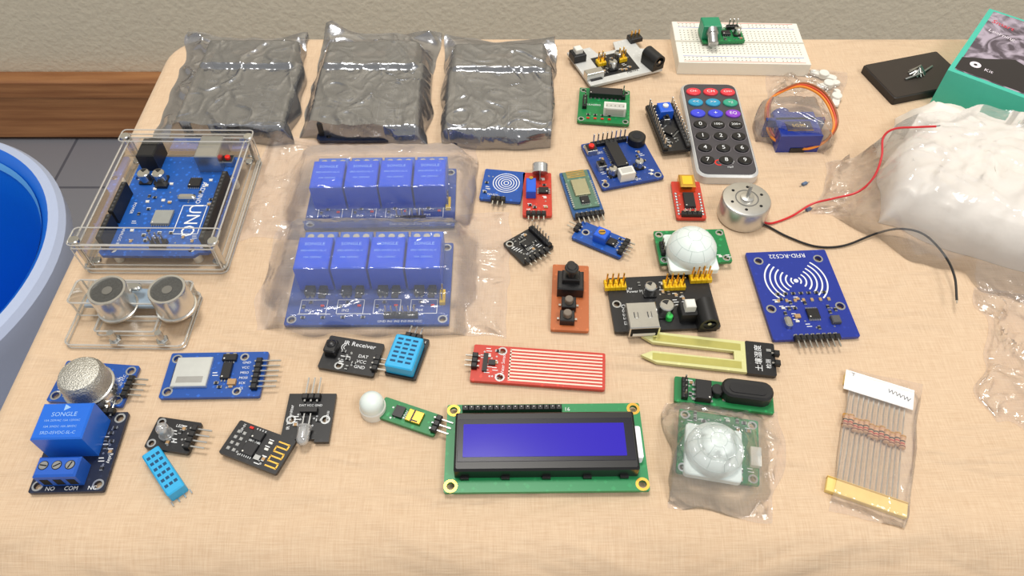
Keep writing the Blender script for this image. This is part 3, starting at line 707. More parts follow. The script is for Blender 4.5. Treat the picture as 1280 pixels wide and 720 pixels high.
# soil moisture probe
s = Obj('soil_moisture_sensor', [(803,452),(966,470),(972,428),(800,414)]); W, D = s.W, s.D
xb = W*.80
s.poly([[(0,3.4),(7,0.4),(xb,0.4),(xb,D-.4),(7,D-.4),(0,D-3.4),(5,D-6.2),(xb-6,D*.63),(xb-6,D*.37),(5,6.2)]], 1, 2.6, P_CREAM)
s.z = 2.6
s.box((xb-1+W)/2, D/2, W-xb+1, D, .9, 1.8, P_BLK, r=.8); s.z = 2.7
for yy in (3.4, D-3.4):
    s.line(5, yy, xb-3, yy+(D/2-yy)*.08, 3.6, 2.66, M('probe_gold', (196,190,110), .3, .5))
s.text('土壤湿度', xb+4.5, D/2, 3.4, rot=90); s.text('检测', xb+8.6, D*.35, 2.4, rot=90); s.box(xb+8.8, D*.75, 2, 1.3, s.z, .6, SOL)
s.hh(W-1.5, D*.35, W-1.5, D*.35+5, 2, 0, 3); s.dome(5, 5, 0, .8, 1, SOL, 8, 3); s.dome(5, D-5, 0, .8, 1, SOL, 8, 3); s.dome(W-5, D/2, 0, .8, 1, SOL, 8, 3)

# breadboard power supplies
def jack(s, x, y, rot, z=None, sc=1):
    T0 = s.T; s.T = T0 @ Tr(x, y, s.z) @ R('Z', rot)
    s.box(0, 0, 13*sc, 9*sc, 0, 6*sc, BLK, bev=.4); s.T = s.T @ Tr(-6.5*sc, 0, 6.3*sc) @ R('Y', 90)
    s.lathe(0, 0, 0, [(4.5*sc,0),(4.5*sc,13.5*sc),(3.2*sc,13.5*sc),(3.0*sc,6)], BLK, 20); s.cyl(0, 0, .9, 2, 10, TIN, 8)
    s.T = T0
def usba(s, x, y, rot):
    T0 = s.T; s.T = T0 @ Tr(x, y, s.z) @ R('Z', rot)
    s.box(0, 0, 13.5, 14, 0, 7, TIN, bev=.4); s.box(0, -7.05, 12, .1, .8, 5.3, DBLK); s.box(0, -7.1, 10, .1, 1, 1.8, WPL)
    for k in (-3, 3): s.box(k, 0, 2, 3, 7, .05, M('slot_dark', (70,70,70), .6)); s.box(k, 0, 1.2, 3.4, 7.02, .25, TIN)
    s.T = T0
s = Obj('breadboard_power_supply', [(770,417),(900,407),(884,344),(756,346)]); W, D = s.W, s.D
s.board(P_BLK, [(3,D/2,1.4)])
x, y = s.L(803, 396, 8); usba(s, x, y, 0)
x, y = s.L(886, 384, 10); jack(s, x-1, y-2, -90, sc=.92)
x, y = s.L(861, 386, 8); s.box(x, y, 7.5, 7.5, s.z, 6, BLK, bev=.3); s.box(x, y, 4.5, 4.5, s.z+6, 4, WPL, bev=.4)
for u, v in ((769,354), (843,354), (876,345)):
    x, y = s.L(u, v, 5)
    for i in range(4):
        for j in range(2): s.box(x-3.8+i*2.54, y-1.27+j*2.54, 2.4, 2.4, s.z, 2.5, YEL, bev=.3); s.pin(x-3.8+i*2.54, y-1.27+j*2.54, s.z+2.5, 5.5, GOLD)
x, y = s.L(833, 384, 7); s.ecap(x, y, 3.3, 5.5); x, y = s.L(812, 360, 5); s.ecap(x, y-1, 2.8, 4.5)
x, y = s.L(836, 398, 3); s.cyl(x, y, 1.6, s.z, 3, GRNL, 12, .4)
s.text('ELEGOO', 6, D*.3, 3, rot=90); s.text('5V OFF 3.3V', W*.14, D-7, 1.8); s.scat(14, W*.25, D*.35, W*.75, D*.85, 6, [(W*.3,D*.3,8,8)]); s.text('Power MB V2', W*.3, D*.72, 2)

s = Obj('breadboard_power_supply', [(738,107),(828,86),(795,45),(710,66)], z=4); W, D = s.W, s.D
PW = PCB('pcb_pw', (206,206,202), .08)
out = [(0,0),(W,0),(W,D*.62),(W*.93,D*.66),(W*.93,D),(W*.66,D),(W*.62,D*.78),(W*.36,D*.78),(W*.32,D),(0,D)]
s.board(PW, z0=2.2, out=out)
s.box(W*.48, D*.42, W*.5, D*.55, s.z, .15, P_BLK); s.box(W*.12, D*.25, W*.16, D*.3, s.z, .15, P_BLK); s.z += .15
x, y = s.L(816, 74, 8); jack(s, x, y, -80, sc=.9)
x, y = s.L(722, 70, 6); s.box(x, y, 8, 8, s.z, 5, BLK, bev=.5); s.box(x, y, 4.5, 4.5, s.z+5, 3, WPL, bev=.4)
for u, v in ((750,80), (776,75)):
    x, y = s.L(u, v, 5)
    for i in range(2):
        for j in range(2): s.box(x+i*2.54, y+j*2.54, 2.4, 2.4, s.z, 2.5, YEL, bev=.3); s.pin(x+i*2.54, y+j*2.54, s.z+2.5, 5.5, GOLD)
x, y = s.L(793, 50, 4); s.box(x, y, 8, 6, s.z, 3, BLK, bev=.4); s.hv(x-2.5, y, x+2.5, y, 3, 7, BLK, GOLD)
s.scat(18, W*.26, D*.18, W*.70, D*.66, 7); s.ecap(W*.55, D*.5, 2.5, 4.5); s.ecap(W*.4, D*.3, 2.5, 4.5)
x, y = s.L(742, 96, 4); s.box(x, y, 11, 5, s.z, 4.5, TIN, bev=.3, rot=0); s.text('MB102', W*.62, D*.12, 2.6, BLK)

# ULN driver
s = Obj('stepper_driver_board', [(721,151),(786,156),(788,113),(725,110)]); W, D = s.W, s.D
s.board(P_GRN, s.corners(2.2, 1.1))
x, y = s.L(769, 132, 8); s.box(x, y, 12.5, 5.6, s.z, 5.8, WPL, bev=.3); s.box(x, y-.4, 10.5, 3.6, s.z+5.8, .1, M('conn_in', (190,188,180), .6)); s.box(x, y-2.9, 10, .3, s.z+1, 4, M('conn_in', (190,188,180), .6))
for i in range(5): s.box(x-4.6+i*2.3, y-1, .6, .6, s.z+5.8, .6, TIN)
s.ic(W*.52, D*.8, 19, 6, 0, 3.4, 8); s.hv(3.5, D*.4, 3.5, D*.4+7.6, 4, 7)
for i in range(4): s.led(6+i*4, 3, REDL); s.res(6+i*4, 6)
s.hv(W-4, D*.75, W-4, D*.75+3, 2, 7); s.text('ULN2003', W*.3, D*.5, 2)

# sound recorder board
s = Obj('voice_recorder_module', [(755,236),(829,222),(801,167),(724,181)]); W, D = s.W, s.D
s.board(P_SND, s.corners(2.6, 1.3))
x, y = s.L(771, 192, 6); s.ic(x, y, 19, 6.6, 90, 3.6, 14)
x, y = s.L(796, 172, 6); s.cyl(x, y, 4.8, s.z, 4.8, BLK, 22, .5); s.cyl(x, y, 2.6, s.z+4.8, .1, M('felt', (40,40,42), .95), 16)
x, y = s.L(739, 186, 5); s.button(x, y, 5.5, REDL); x, y = s.L(752, 206, 5); s.button(x, y, 4.5)
x, y = s.L(783, 216, 6); s.box(x, y, 8, 5.6, s.z, 5.4, WPL, bev=.3); s.box(x, y, 6, 3.6, s.z+5.4, .08, M('conn_in', (190,188,180), .6))
s.hv(6, D-3, 6+7*2.54, D-3, 8, 8.5); s.ecap(W*.7, D*.3, 2.3, 4); s.ecap(W*.25, D*.25, 2.3, 4)
s.scat(24, 3, 3, W-4, D-6, 21, [(W*.52,D*.62,5,10)]); s.text('REC', 8, D-9, 2); s.text('SPK', W*.6, 2, 2)

# nano
s = Obj('compact_microcontroller_board', [(826,193),(860,184),(842,127),(811,134)], z=5); W, D = s.W, s.D
s.board(P_BLK, z0=3.4); s.fem(1.6, 2, 1.6, D-3, 14, 2); s.fem(W-1.6, 2, W-1.6, D-3, 14, 2)
for i in range(13):
    for x in (1.4, W-1.4): s.pin(x, 3+i*(D-6)/12, s.z+2, 5)
    for x in (1.4, W-1.4): s.pin(x, 3+i*(D-6)/12, 0.1, 3.4)
x, y = s.L(832, 133, 11); s.box(x, y, 7.5, 8, s.z, 6, POTB, bev=.5); s.cyl(x, y, 1.6, s.z+6, 1, WPL, 12)
s.ic(W/2, D*.4, 6.5, 6.5, 45, 1.1, 8); s.button(W/2, D*.6, 3.2); s.scat(10, 4, 3, W-4, D*.8, 4, [(W/2,D*.4,5,5)])

# remote
s = Obj('infrared_remote_control', [(873,219),(953,221),(919,105),(849,102)], z=6); W, D = s.W, s.D
s.box(W/2, D/2, W, D, 0.1, 5.6, M('remote_silver', (205,206,206), .35, .3), bev=.9, r=5.5)
s.box(W/2, D/2, W-2.8, D-2.8, 5.5, .6, M('remote_face', (68,65,70), .4), bev=.2, r=4.4)
cols = [M('btn_red', (226,58,70), .4), M('btn_teal', (40,150,190), .4), M('btn_blue', (60,70,215), .4), M('btn_purple', (140,60,200), .4), M('btn_black', (16,15,17), .4), M('btn_green', (50,160,130), .4)]
lab = [('CH-','CH','CH+'), ('<<','>>','>||'), ('-','+','EQ'), ('0','100+','200+'), ('1','2','3'), ('4','5','6'), ('7','8','9')]
for r_ in range(7):
    for k in range(3):
        x = W*(.2+.3*k); y = D-9.3-r_*9.6
        m = cols[0] if r_ == 0 else (cols[1] if k < 2 else cols[5]) if r_ == 1 else (cols[2] if k < 2 else cols[3]) if r_ == 2 else cols[4]
        if r_ > 2: s.prism(circ(x, y, 4.3, 20, 3.6), 6.1, 6.14, M('btn_ring', (110,104,108), .5))
        s.prism(circ(x, y, 4.2 if r_ < 3 else 3.8, 20, 3.2 if r_ < 3 else 3.1), 6.1, 7.2, m, .4)
        t = lab[r_][k]; s.text(t, x, y-.1, 4.0 if len(t) < 2 else 3.2 if len(t) < 3 else 2.5, z=7.28)
s.text('Car', W*.55, 10.5, 3.6, z=6.16); s.text('mp3', W*.55, 6.8, 1.8, z=6.16); s.ring(W*.38, 10, 1.6, 2.3, 6.16, REDL, 60, 300, 14)

# breadboard + amp
s = Obj('breadboard', [(849,81),(1009,77),(1000,30),(840,26)], z=8.5); W, D = s.W, s.D
BW = M('bb_white', (236,232,220), .45, var=.02); s.box(W/2, D/2, W, D, 0.1, 8.4, BW, bev=.3)
hm = M('bb_hole', (150,146,138), .8)
for i in range(30):
    x = 4+(W-8)*i/29
    for j in range(5): s.box(x, D*.5+2+j*2.4, .8, .8, 8.5, .04, hm); s.box(x, D*.5-2-j*2.4, .8, .8, 8.5, .04, hm)
    if i % 6 != 5:
        for y in (2.6, 5, D-2.6, D-5): s.box(x, y, .8, .8, 8.5, .04, hm)
s.box(W/2, D/2, W, 1.6, 8.5, .04, M('bb_gap', (190,186,175), .6))
for y, m in ((1.2, REDL), (6.3, POTB), (D-1.2, REDL), (D-6.3, POTB)): s.line(3, y, W-3, y, .35, 8.55, m)
s = Obj('audio_amplifier_module', [(876,54),(929,50),(926,32),(876,36)], z=2.6, zb=8.6); W, D = s.W, s.D
s.board(P_GRN); s.ic(W*.6, D*.5, 5, 4, 0, 1.5, 4); s.scat(10, W*.4, 1.5, W-2, D-1.5, 2, [(W*.6,D*.5,4,4)]); s.hv(W*.7, D-2, W-3, D-2, 3, 7); s.ecap(W*.85, D*.45, 2, 4)
GK = M('knob_green', (30,140,100), .4)
s.box(5, D*.5, 11, 10, s.z, 9, GK, bev=.5); s.T = Tr(5, D*.5-4, s.z+6) @ R('X', 90+25)
s.cyl(0, 0, 3.6, 0, 3, STEEL, 16); s.cyl(0, 0, 3.0, 2, 8, STEEL, 16, .4); s.T = Matrix.Identity(4)

# touch sensor
s = Obj('touch_sensor_module', [(600,247),(652,254),(655,216),(606,210)]); W, D = s.W, s.D
s.board(P_BLU)
for r in (1, 2.4, 3.8, 5.2, 6.6): s.ring(W*.58, D*.58, r, r+.45, s.z+.05, WHT, n=28)
s.text('TOUCH', W*.3, D*.12+1, 1.6); s.hh(W*.35, 1.5, W*.35+5, 1.5, 3, -90, 6); s.scat(3, 1.5, 3, 5, D-3, 4)
# sound sensor
s = Obj('sound_sensor_module', [(653,270),(689,269),(690,216),(654,216)]); W, D = s.W, s.D
s.board(P_RED); x, y = s.L(675, 206, 7)
s.T = Tr(x, y-4, 6.2) @ R('X', -60); s.cyl(0, 0, 4.2, -1, 5, M('alu', (215,214,210), .25, .9), 22, .4); s.cyl(0, 0, 3, 4, .1, M('felt', (40,40,42), .95), 18); s.T = Matrix.Identity(4)
s.box(x, y-7, .6, 6, s.z, 3, TIN)
s.box(W*.28, D*.55, 5, 10, s.z, 5, POTB, bev=.4); s.cyl(W*.28, D*.7, 1.1, s.z+5, .4, BRASS, 10); s.ic(W*.72, D*.55, 4, 5, 90, 1.4, 4)
s.hh(W*.2, 2, W*.2+7.6, 2, 4, -90, 6); s.scat(7, 2, 3, W-2, D-4, 5, [(W*.28,D*.55,3.5,6),(W*.72,D*.55,3,3)])
# bluetooth
s = Obj('bluetooth_module', [(716,273),(757,266),(735,212),(700,216)]); W, D = s.W, s.D
s.board(P_BT); s.box(W/2, D*.56, W*.82, D*.82, s.z, .9, PCB('pcb_bt2', (96,130,110)))
s.z += .9; s.box(W/2, D*.58, W*.5, D*.35, s.z, 1.2, M('shield', (176,172,140), .4, .7), bev=.3); s.ic(W/2, D*.3, 4.5, 4.5, 0, 1, 6)
for i in range(5): s.line(W*.2, D*.84+i*1.1, W*.8, D*.84+i*1.1, .5, s.z+.05, GOLD)
for i in range(12):
    for x in (W*.1, W*.9): s.box(x, D*.2+i*1.5, 1, .8, s.z, .1, SOL)
s.z -= .9; s.hh(2, 1.5, W-2, 1.5, 6, -90, 7)
# small blue sensor
s = Obj('light_sensor_module', [(713,296),(775,322),(790,300),(729,277)]); W, D = s.W, s.D
s.board(P_BLU, [(W*.18,D/2,1.3)]); s.pot(W*.5, D*.5, 6.5); s.ic(W*.72, D*.5, 4.4, 4, 90, 1.4, 4)
s.hh(W-3, D*.5-3.8, W-3, D*.5+3.8, 4, 0, 6); s.hh(2, D*.5-1.27, 2, D*.5+1.27, 2, 180, 7); s.scat(8, 3, 1.5, W-4, D-1.5, 2, [(W*.5,D*.5,4,4),(W*.72,D*.5,3,3),(W*.18,D/2,2,2)])
# accelerometer
s = Obj('accelerometer_module', [(655,332),(691,308),(666,282),(630,304)]); W, D = s.W, s.D
s.board(P_BLK, [(2.4,D-2.4,1.2)]); s.ic(W*.45, D*.55, 4, 4, 0, 1, 5); s.hv(W-2, 2, W-2, D-2, 7, 7.5); s.hh(2, 1.5, W-5, 1.5, 5, -90, 5); s.scat(9, 2, 4, W-5, D-2, 7, [(W*.45,D*.55,3,3)]); s.text('SCL SDA', W*.4, 4.2, 1.5)
# usb ttl
s = Obj('usb_serial_adapter', [(845,274),(881,272),(876,226),(840,228)]); W, D = s.W, s.D
s.board(P_RED); s.box(W/2, D-3.2, 8, 9, s.z, 4, GOLD, bev=.4); s.box(W/2, D-3, 5, 6, s.z+4, .06, M('ylw_tape', (232,190,40), .5)); s.ic(W/2, D*.45, 5.5, 10, 0, 1.6, 5, ext=.7)
for x in (1.4, W-1.4): s.pads(x, 3, x, D-9, 8)
s.hv(W/2-3.8, 2, W/2+3.8, 2, 4, 5); s.scat(8, 2.5, 4, W-2.5, D-9, 3, [(W/2,D*.45,4,6)])
# orange switch board
s = Obj('push_button_board', [(687,413),(735,413),(737,332),(692,331)]); W, D = s.W, s.D
s.board(P_ORG); BG = M('sw_black', (30,29,30), .4)
x, y = s.L(713, 354, 6); s.box(x, y, 12, 11, s.z, 6, BG, bev=.6); s.box(x, y+.5, 8, 6, s.z+6, 3, BG, bev=.5); s.cyl(x, y+.5, 2.2, s.z+9, 6, BG, 16, .4); s.cyl(x, y+.5, 3.2, s.z+13, 1.5, BG, 16, .4)
for u, v in ((711,379), (709,396)):
    x, y = s.L(u, v, 5); s.box(x, y, 6.5, 6, s.z, 3.5, BG, bev=.3); s.cyl(x, y, 1.9, s.z+3.5, 2.6, M('sw_tip', (120,108,96), .4), 14, .3)
    s.box(x-4, y, 1, 1, s.z, 1, TIN); s.box(x+4, y, 1, 1, s.z, 1, TIN)
s.cyl(W/2, D*.97-2, 2, s.z, 5, BG, 14, .4)

# PIR sensors
RIM = M('lens_rim', (196,210,205), .5)
def lens(s, x, y, r, h, sq):
    s.box(x, y, sq, sq, s.z, 3, LENS, bev=.4, r=1.5); s.dome(x, y, s.z+3, r, h, LENS, 28, 9, 1.2)
    for (n_, el) in ((6, 60), (10, 33)):
        for i in range(n_):
            a = 2*pi*i/n_
            s.tube([(x+(r-.03)*cos(a)*cos(radians(el+dd)), y+(r-.03)*sin(a)*cos(radians(el+dd)), s.z+4.2+h*sin(radians(el+dd))) for dd in (-14, -7, 0, 7, 14)], .11, RIM, 4)
    for el in (19, 47, 74):
        s.tube([(x+(r-.03)*cos(2*pi*i/32)*cos(radians(el)), y+(r-.03)*sin(2*pi*i/32)*cos(radians(el)), s.z+4.2+h*sin(radians(el))) for i in range(33)], .11, RIM, 4)
s = Obj('motion_sensor', [(823,333),(911,324),(907,284),(820,291)], z=5); W, D = s.W, s.D
s.board(P_GRN, s.corners(2.4, 1.2), z0=3.4); x, y = s.L(867, 302, 15); lens(s, x, y, 11.8, 10.5, 23)
s.scat(8, 1, 1, W-1, 5, 3); s.box(W*.1, D*.4, 3, 4, s.z, 2, TIN); s.hv(2.5, 6, 2.5, 11, 3, 6)
for k in (-1, 0, 1): s.pin(W*.5+k*2.54, 3, 0.1, 3.3)
for i in range(3): s.cyl(W*.3+i*6, 4, 1.8, 0.2, 3.2, POTB, 12)

s = Obj('motion_sensor', [(842,592),(946,604),(951,524),(852,514)], z=4); W, D = s.W, s.D
s.board(P_GRN, s.corners(2.4, 1.2), z0=2.4); x, y = s.L(896, 556, 13); lens(s, x, y, 11.2, 9.5, 22); pir = s; pxy = (x, y)
s.scat(10, 1, 1, W-1, 6, 4); s.scat(10, 1, D-6, W-1, D-1, 5); s.box(W*.95, D*.4, 4, 8, s.z, 2, WPL)
for k in (-1, 0, 1): s.cyl(W*.5+k*8, D*.3, 2, .2, 2.2, M('ecap_blk', (40,40,60), .4), 12)

# adjustable converter above it
s = Obj('voltage_converter_module', [(840,506),(965,512),(968,486),(846,470)]); W, D = s.W, s.D
s.board(P_GRN); x, y = s.L(879, 488, 5); s.ic(x, y, 9, 6.5, 90, 3.6, 4)
x, y = s.L(934, 488, 7); s.prism(rrect(x, y, 21, 9, 4.2), s.z, s.z+6, BLK, .8); s.prism(rrect(x, y-.4, 15, 4.5, 2.1), s.z+6, s.z+6.3, CHIP)
s.hv(4, 2.5, 4, D-2.5, 4, 6); s.scat(9, 6, 2, W*.5, D-2, 8, [(W*.3,D*.5,4,5)]); s.cyl(W*.42, D*.5, 2.5, s.z, 4, BLK, 14, .3)
bag('clear_plastic_bag', [(834,636),(963,654),(977,512),(830,506)], BAGC, [(pir, 2, 1, pir.W-2, pir.D-1, 6), (pir, pxy[0]-11, pxy[1]-11, pxy[0]+11, pxy[1]+11, 8), (pir, pxy[0]-8, pxy[1]-8, pxy[0]+8, pxy[1]+8, 16), (pir, pxy[0]-2, pxy[1]-2, pxy[0]+2, pxy[1]+2, 19)], amp=3.2, seed=5, res=110, base=2.0, jit=5, fz=.06, fine=.45)

# =====================================================================  motor with wires
c0 = P(934, 247, 13); s = Obj('dc_motor', o=c0)
AL = M('motor_steel', (205,203,198), .32, .85)
s.lathe(0, 0, 0.1, [(11.2,0),(12.2,.8),(12.2,11.2),(11.6,12.2),(10.6,12.5),(3.4,12.6),(3.3,13.8),(2.2,14.2),(1,14.3)], AL, 36)
s.cyl(0, 0, .9, 14, 7, STEEL, 12)
for a in range(6): s.cyl(8*cos(a*pi/3+.3), 8*sin(a*pi/3+.3), .8, 12.6, .12, DBLK, 10)
s.ring(0, 0, 5.2, 5.8, 12.78, M('motor_dark', (110,108,105), .5), n=30)
def wire(pts, m, r=.55):
    q = []
    for u, v, z in pts:
        p = P(u, v, z)-c0; q.append((p.x, p.y, z))
    s.tube(catmull(q, 7), r, m, 8)
RW = M('wire_red', (205,30,40), .4); BW_ = M('wire_black', (24,24,26), .4)
wire([(952,277,2),(965,279,1),(990,270,1),(1015,255,4),(1042,248,8),(1072,240,12),(1092,222,18),(1102,196,24),(1104,172,29),(1118,161,33),(1145,159,35),(1170,158,36)], RW)
wire([(950,279,2),(962,284,1),(985,296,1),(1020,308,1),(1055,307,1),(1095,292,2),(1125,286,5),(1155,293,7),(1180,318,7),(1193,345,7),(1196,375,6)], BW_)
wire([(1170,158,36),(1175,157,36.2)], TIN, .35); wire([(1196,375,6),(1196,379,6)], TIN, .35)

# servo in bag
s = Obj('servo_motor', [(972,184),(1026,176),(1020,132),(966,140)], z=10); W, D = s.W, s.D
SB = M('servo_blue', (26,52,150), .2, coat=.4, trans=.15)
s.box(W/2, D/2, 22.8, 20, 0.1, 11.8, SB, bev=.5); s.box(W/2, D/2+4, 32, 2.4, .1, 11.8, SB, bev=.3); s.box(W/2, D/2-2, 14, 7, 11.9, .08, M('label_dark', (30,26,60), .4)); s.text('SG90', W/2, D/2-2, 3.4, M('label_gold', (220,180,80), .4), z=12.05)
s.box(W/2, D/2-6, 14, .6, 11.95, .1, GOLD)
s.T = Tr(W/2-5, D/2+10, 6) @ R('X', -90); s.cyl(0, 0, 5.6, 0, 4, SB, 20, .3); s.cyl(0, 0, 2.2, 4, 3, WPL, 12); s.T = Matrix.Identity(4)
for k, m in enumerate((M('w_org', (236,140,40), .45), M('w_red2', (200,70,35), .45), M('w_brn', (150,84,44), .45))):
    pts = []
    for u, v, z in [(975,180,4),(962,168,5),(957,148,9),(960,128,12),(975,116,14),(1000,108,14),(1024,118,14),(1038,138,12),(1042,160,8),(1030,178,5),(1010,186,3),(995,184,2)]:
        x, y = s.L(u, v, z); pts.append((x+k*1.2, y+k*1.0, z+k*.3))
    s.tube(catmull(pts, 6), .7, m, 7)
x, y = s.L(995, 183, 2); s.box(x, y, 8, 6, .2, 3, M('w_blk', (30,28,28), .4))
for u, v, a in ((1036,104,20), (1046,120,70), (1030,92,-30)):
    x, y = s.L(u, v, 3); s.prism(rrect(x, y, 16, 4.2, 2.0, a), 1, 2.6, WPL, .3); s.cyl(x, y, 3, 1, 3, WPL, 14, .3)
bag('clear_plastic_bag', [(945,178),(1030,196),(1062,92),(962,80)], BAGC, [(s, 2, 0, W-2, D+2, 14.5)], amp=3.2, seed=15, res=100, base=2.4, jit=5, fz=.055, fine=.45)

# resistor strip
s = Obj('resistor_strip', [(1031,612),(1128,646),(1140,490),(1062,474)], z=1.5); W, D = s.W, s.D
LEAD = M('lead', (205,203,196), .3, .9); RB = M('res_body', (214,170,128), .5)
n = 12
for i in range(n):
    x = 2.2+(W-4.4)*i/(n-1); s.tube([(x, 2, 1.3), (x+.3*sin(i), D*.5, 1.4), (x, D-2, 1.3)], .32, LEAD, 5)
    yb = D*.60-i*.15+.6*sin(i*2); T0 = s.T; s.T = Tr(x, yb-3.2, 1.6) @ R('X', -90)
    s.lathe(0, 0, 0, [(.5,0),(1.25,.3),(1.3,1.3),(1.0,1.7),(1.0,4.6),(1.3,5.0),(1.25,6.1),(.5,6.4)], RB, 10)
    for zz, m in ((.9, M('band_brn', (120,60,30), .5)), (2.2, M('band_red', (180,40,30), .5)), (3.3, M('band_blk', (30,26,26), .5)), (5.5, GOLD)): s.cyl(0, 0, 1.34 if zz in (.9, 5.5) else 1.06, zz-.3, .6, m, 10)
    s.T = T0
TAPE = M('tape_yellow', (236,208,128), .5); s.box(W/2, 3, W+3, 6.5, .1, 2.2, TAPE, bev=.2); s.box(W/2, 5.6, W+3, .5, .2, 2.3, M('tape_dark', (190,150,70), .5))
s.box(W/2, D-2, W+1, 5, .1, 2.0, TAPE, bev=.2)
s.box(W/2, D-3, W+1, 10, 2.3, .3, M('paper_white', (246,246,246), .6)); s.text('WWW', W*.8, D-3, 3, M('ink', (50,50,60), .6), rot=-10, z=2.68); s.text('T', W*.1, D+.3, 2.6, M('ink', (50,50,60), .6), z=2.68)
bag('clear_plastic_bag', [(1034,640),(1130,662),(1150,480),(1062,462)], BAGC, [(s, 0, 1, W, D-1, 2.6)], amp=1.2, seed=25, res=60, base=1.2, jit=1.5, fz=.05)

# stray small components
for k, (u, v) in enumerate(((1006,229), (1011,261))):
    c1 = P(u, v, 1); s = Obj('small_component', o=c1, ang=30); s.z = .1
    s.box(0, 0, 3, 1.6, .1, 1.4, M('cmp_blue', (90,110,140), .5), bev=.3); s.box(-2.4, 0, 2, .4, .2, .4, TIN); s.box(2.4, 0, 2, .4, .2, .4, TIN)

# black sleeve with clip
s = Obj('black_cardboard_sleeve', [(1122,132),(1190,96),(1180,54),(1092,84)], z=6); W, D = s.W, s.D
s.prism(rrect(W/2, D/2, W, D, 1), 0.1, 5, M('sleeve_black', (36,31,30), .55), .5)
s.box(W/2, D/2, W-1, D-1, 5, .3, M('sleeve_top', (46,38,34), .4), r=1)
for a in range(0, 180, 30):
    s.tube([(W/2+5*cos(radians(a)), D*.5+4*sin(radians(a)), 5.5), (W/2, D*.5, 8+.02*a), (W/2-5*cos(radians(a)), D*.5-4*sin(radians(a)), 5.6)], .5, STEEL, 6)
s.dome(W/2, D/2, 5.3, 2.6, 3, STEEL, 12, 4); s.tube([(W*.3, D*.4, 5.6), (W*.5, D*.42, 7), (W*.75, D*.6, 5.6)], .7, STEEL, 6)

# teal box
s = Obj('product_box', [(1196,86),(1312,140),(1356,50),(1229,8)], z=24); W, D = s.W, s.D
TE = M('box_teal', (70,190,168), .4, var=.04); s.box(W/2, D/2, W, D, 0.1, 23.9, TE)
m, nt, out = newmat('box_art'); b = nt.nodes.new('ShaderNodeBsdfPrincipled'); nt.links.new(b.outputs[0], out.inputs[0]); b.inputs['Roughness'].default_value = .3
tc = nt.nodes.new('ShaderNodeTexCoord'); nz = nt.nodes.new('ShaderNodeTexNoise'); nz.inputs['Scale'].default_value = 60; nz.inputs['Detail'].default_value = 8; nz.inputs['Distortion'].default_value = 2
cr = nt.nodes.new('ShaderNodeValToRGB'); cr.color_ramp.elements[0].position = .42; cr.color_ramp.elements[0].color = lin((80,70,82)); cr.color_ramp.elements[1].position = .6; cr.color_ramp.elements[1].color = lin((176,164,180))
nt.links.new(tc.outputs['Object'], nz.inputs[0]); nt.links.new(nz.outputs[0], cr.inputs[0]); nt.links.new(cr.outputs[0], b.inputs['Base Color'])
s.box(W/2+1, D/2+.5, W-4, D-5, 24, .1, m)
s.prism([(W*.03+1, 4), (W*.9, 4), (W*.9, D*.3), (W*.5, D*.42), (W*.25, D*.3), (W*.03+1, D*.22)], 24.1, 24.16, M('art_dark', (36,32,36), .35))
AR = M('art_red', (220,60,80), .5); AW = M('art_white', (235,225,235), .5)
s.text('Smart', W*.22, D*.82, 5.5, AR, z=24.25, rot=-8); s.text('Learning', W*.26, D*.68, 4.5, AW, z=24.25, rot=-8); s.ring(W*.2, D*.18, 1, 3, 24.25, AW); s.text('Kit', W*.34, D*.16, 4, AW, z=24.25)

# white foam package
def blob(name, q, z, h, mat, seed, N=90, amp=1.2):
    s = Obj(name, q, z=z); W, D = s.W, s.D; vs = []; fs = []
    for j in range(N+1):
        for i in range(N+1):
            a, b_ = sin((i/N*2-1)*pi/2), sin((j/N*2-1)*pi/2)
            e = (max(0, 1-abs(a)**4.5)*max(0, 1-abs(b_)**3.2))**.45
            x, y = W/2+a*W/2, D/2+b_*D/2
            w = Vector((x*.035, y*.035, seed)); q_ = noise.noise(w*1.6)
            rr = (1-min(1, abs(noise.noise(w+Vector((q_, q_*.6, 0))))*2.6))**2
            r2_ = (1-min(1, abs(noise.noise(w*2.2+Vector((q_, 3, 0))))*2.8))**2
            zz = h*e*(1+.16*noise.noise(w*.7))+(amp*rr+amp*.5*r2_)*min(1, e*1.5)
            k = .25+.75*(1-e)
            vs.append((x+9*noise.noise(w*1.1+Vector((5, 5, 5)))*k, y+9*noise.noise(w*1.1+Vector((8, 1, 5)))*k, max(.1, zz)))
    for j in range(N):
        for i in range(N): fs.append((j*(N+1)+i, j*(N+1)+i+1, (j+1)*(N+1)+i+1, (j+1)*(N+1)+i))
    s.add(vs, fs, mat); s.nofl = True
    return s
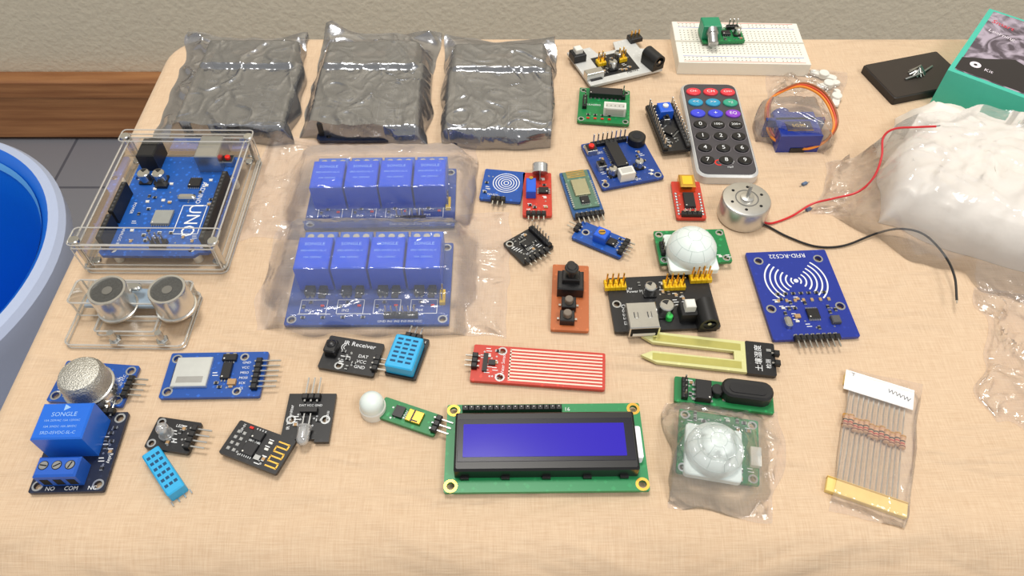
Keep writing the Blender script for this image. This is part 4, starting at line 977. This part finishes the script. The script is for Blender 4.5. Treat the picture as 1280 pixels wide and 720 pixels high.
FOAM = M('foam_wrap', (236,230,222), .5, var=.03, scale=40, bump=.45, bscale=50, coat=.15, bdist=.003)
fb = blob('wrapped_foam_package', [(1104,266),(1340,330),(1392,172),(1122,138)], 12, 27, FOAM, 4, amp=2.4)
bag('clear_plastic_bag', [(1018,266),(1285,385),(1360,190),(1030,205)], BAGC, [(fb, 6, 6, fb.W-6, fb.D-6, 32)], amp=4, seed=31, res=140, base=3, jit=8, fz=.04, fine=.45)
bag('clear_plastic_bag', [(1232,520),(1345,560),(1350,375),(1222,360)], BAGC, [], amp=3.6, seed=41, res=80, base=2.5, jit=8, fz=.045, fine=.45)

for o in ALL: o.build(35 if not getattr(o, 'nofl', False) else 75)

# =====================================================================  LIGHT + CAMERA
def area(name, loc, size, power, target, col=(1,1,1)):
    l = bpy.data.lights.new(name, 'AREA'); l.shape = 'RECTANGLE'; l.size = size[0]; l.size_y = size[1]; l.energy = power; l.color = col
    o = bpy.data.objects.new(name, l); bpy.context.scene.collection.objects.link(o); o.location = loc
    d = Vector(target)-Vector(loc); o.rotation_euler = d.to_track_quat('-Z', 'Y').to_euler()
area('ceiling_lamp', (-0.15, 0.55, 2.45), (0.5, 0.35), 17.5, (0.1, 0.25, 0.75), (1, .96, .90))
area('ceiling_lamp', (0.9, -0.5, 2.45), (0.8, 0.5), 15, (0.1, 0.35, 0.75), (1, .97, .92))
w = bpy.data.worlds.new('room_light'); bpy.context.scene.world = w; w.use_nodes = True
w.node_tree.nodes['Background'].inputs[0].default_value = (1.0, 0.985, 0.95, 1); w.node_tree.nodes['Background'].inputs[1].default_value = 0.54

cam = bpy.data.cameras.new('camera'); co = bpy.data.objects.new('camera', cam); bpy.context.scene.collection.objects.link(co)
cam.sensor_width = 36; cam.lens = 36*F/1280; cam.clip_start = .01
co.location = (0, 0, (TZ+H)/1000); co.rotation_euler = (pi/2-TH, 0, 0)
bpy.context.scene.camera = co
bpy.context.scene.view_settings.view_transform = 'Standard'
bpy.context.scene.view_settings.look = 'None'
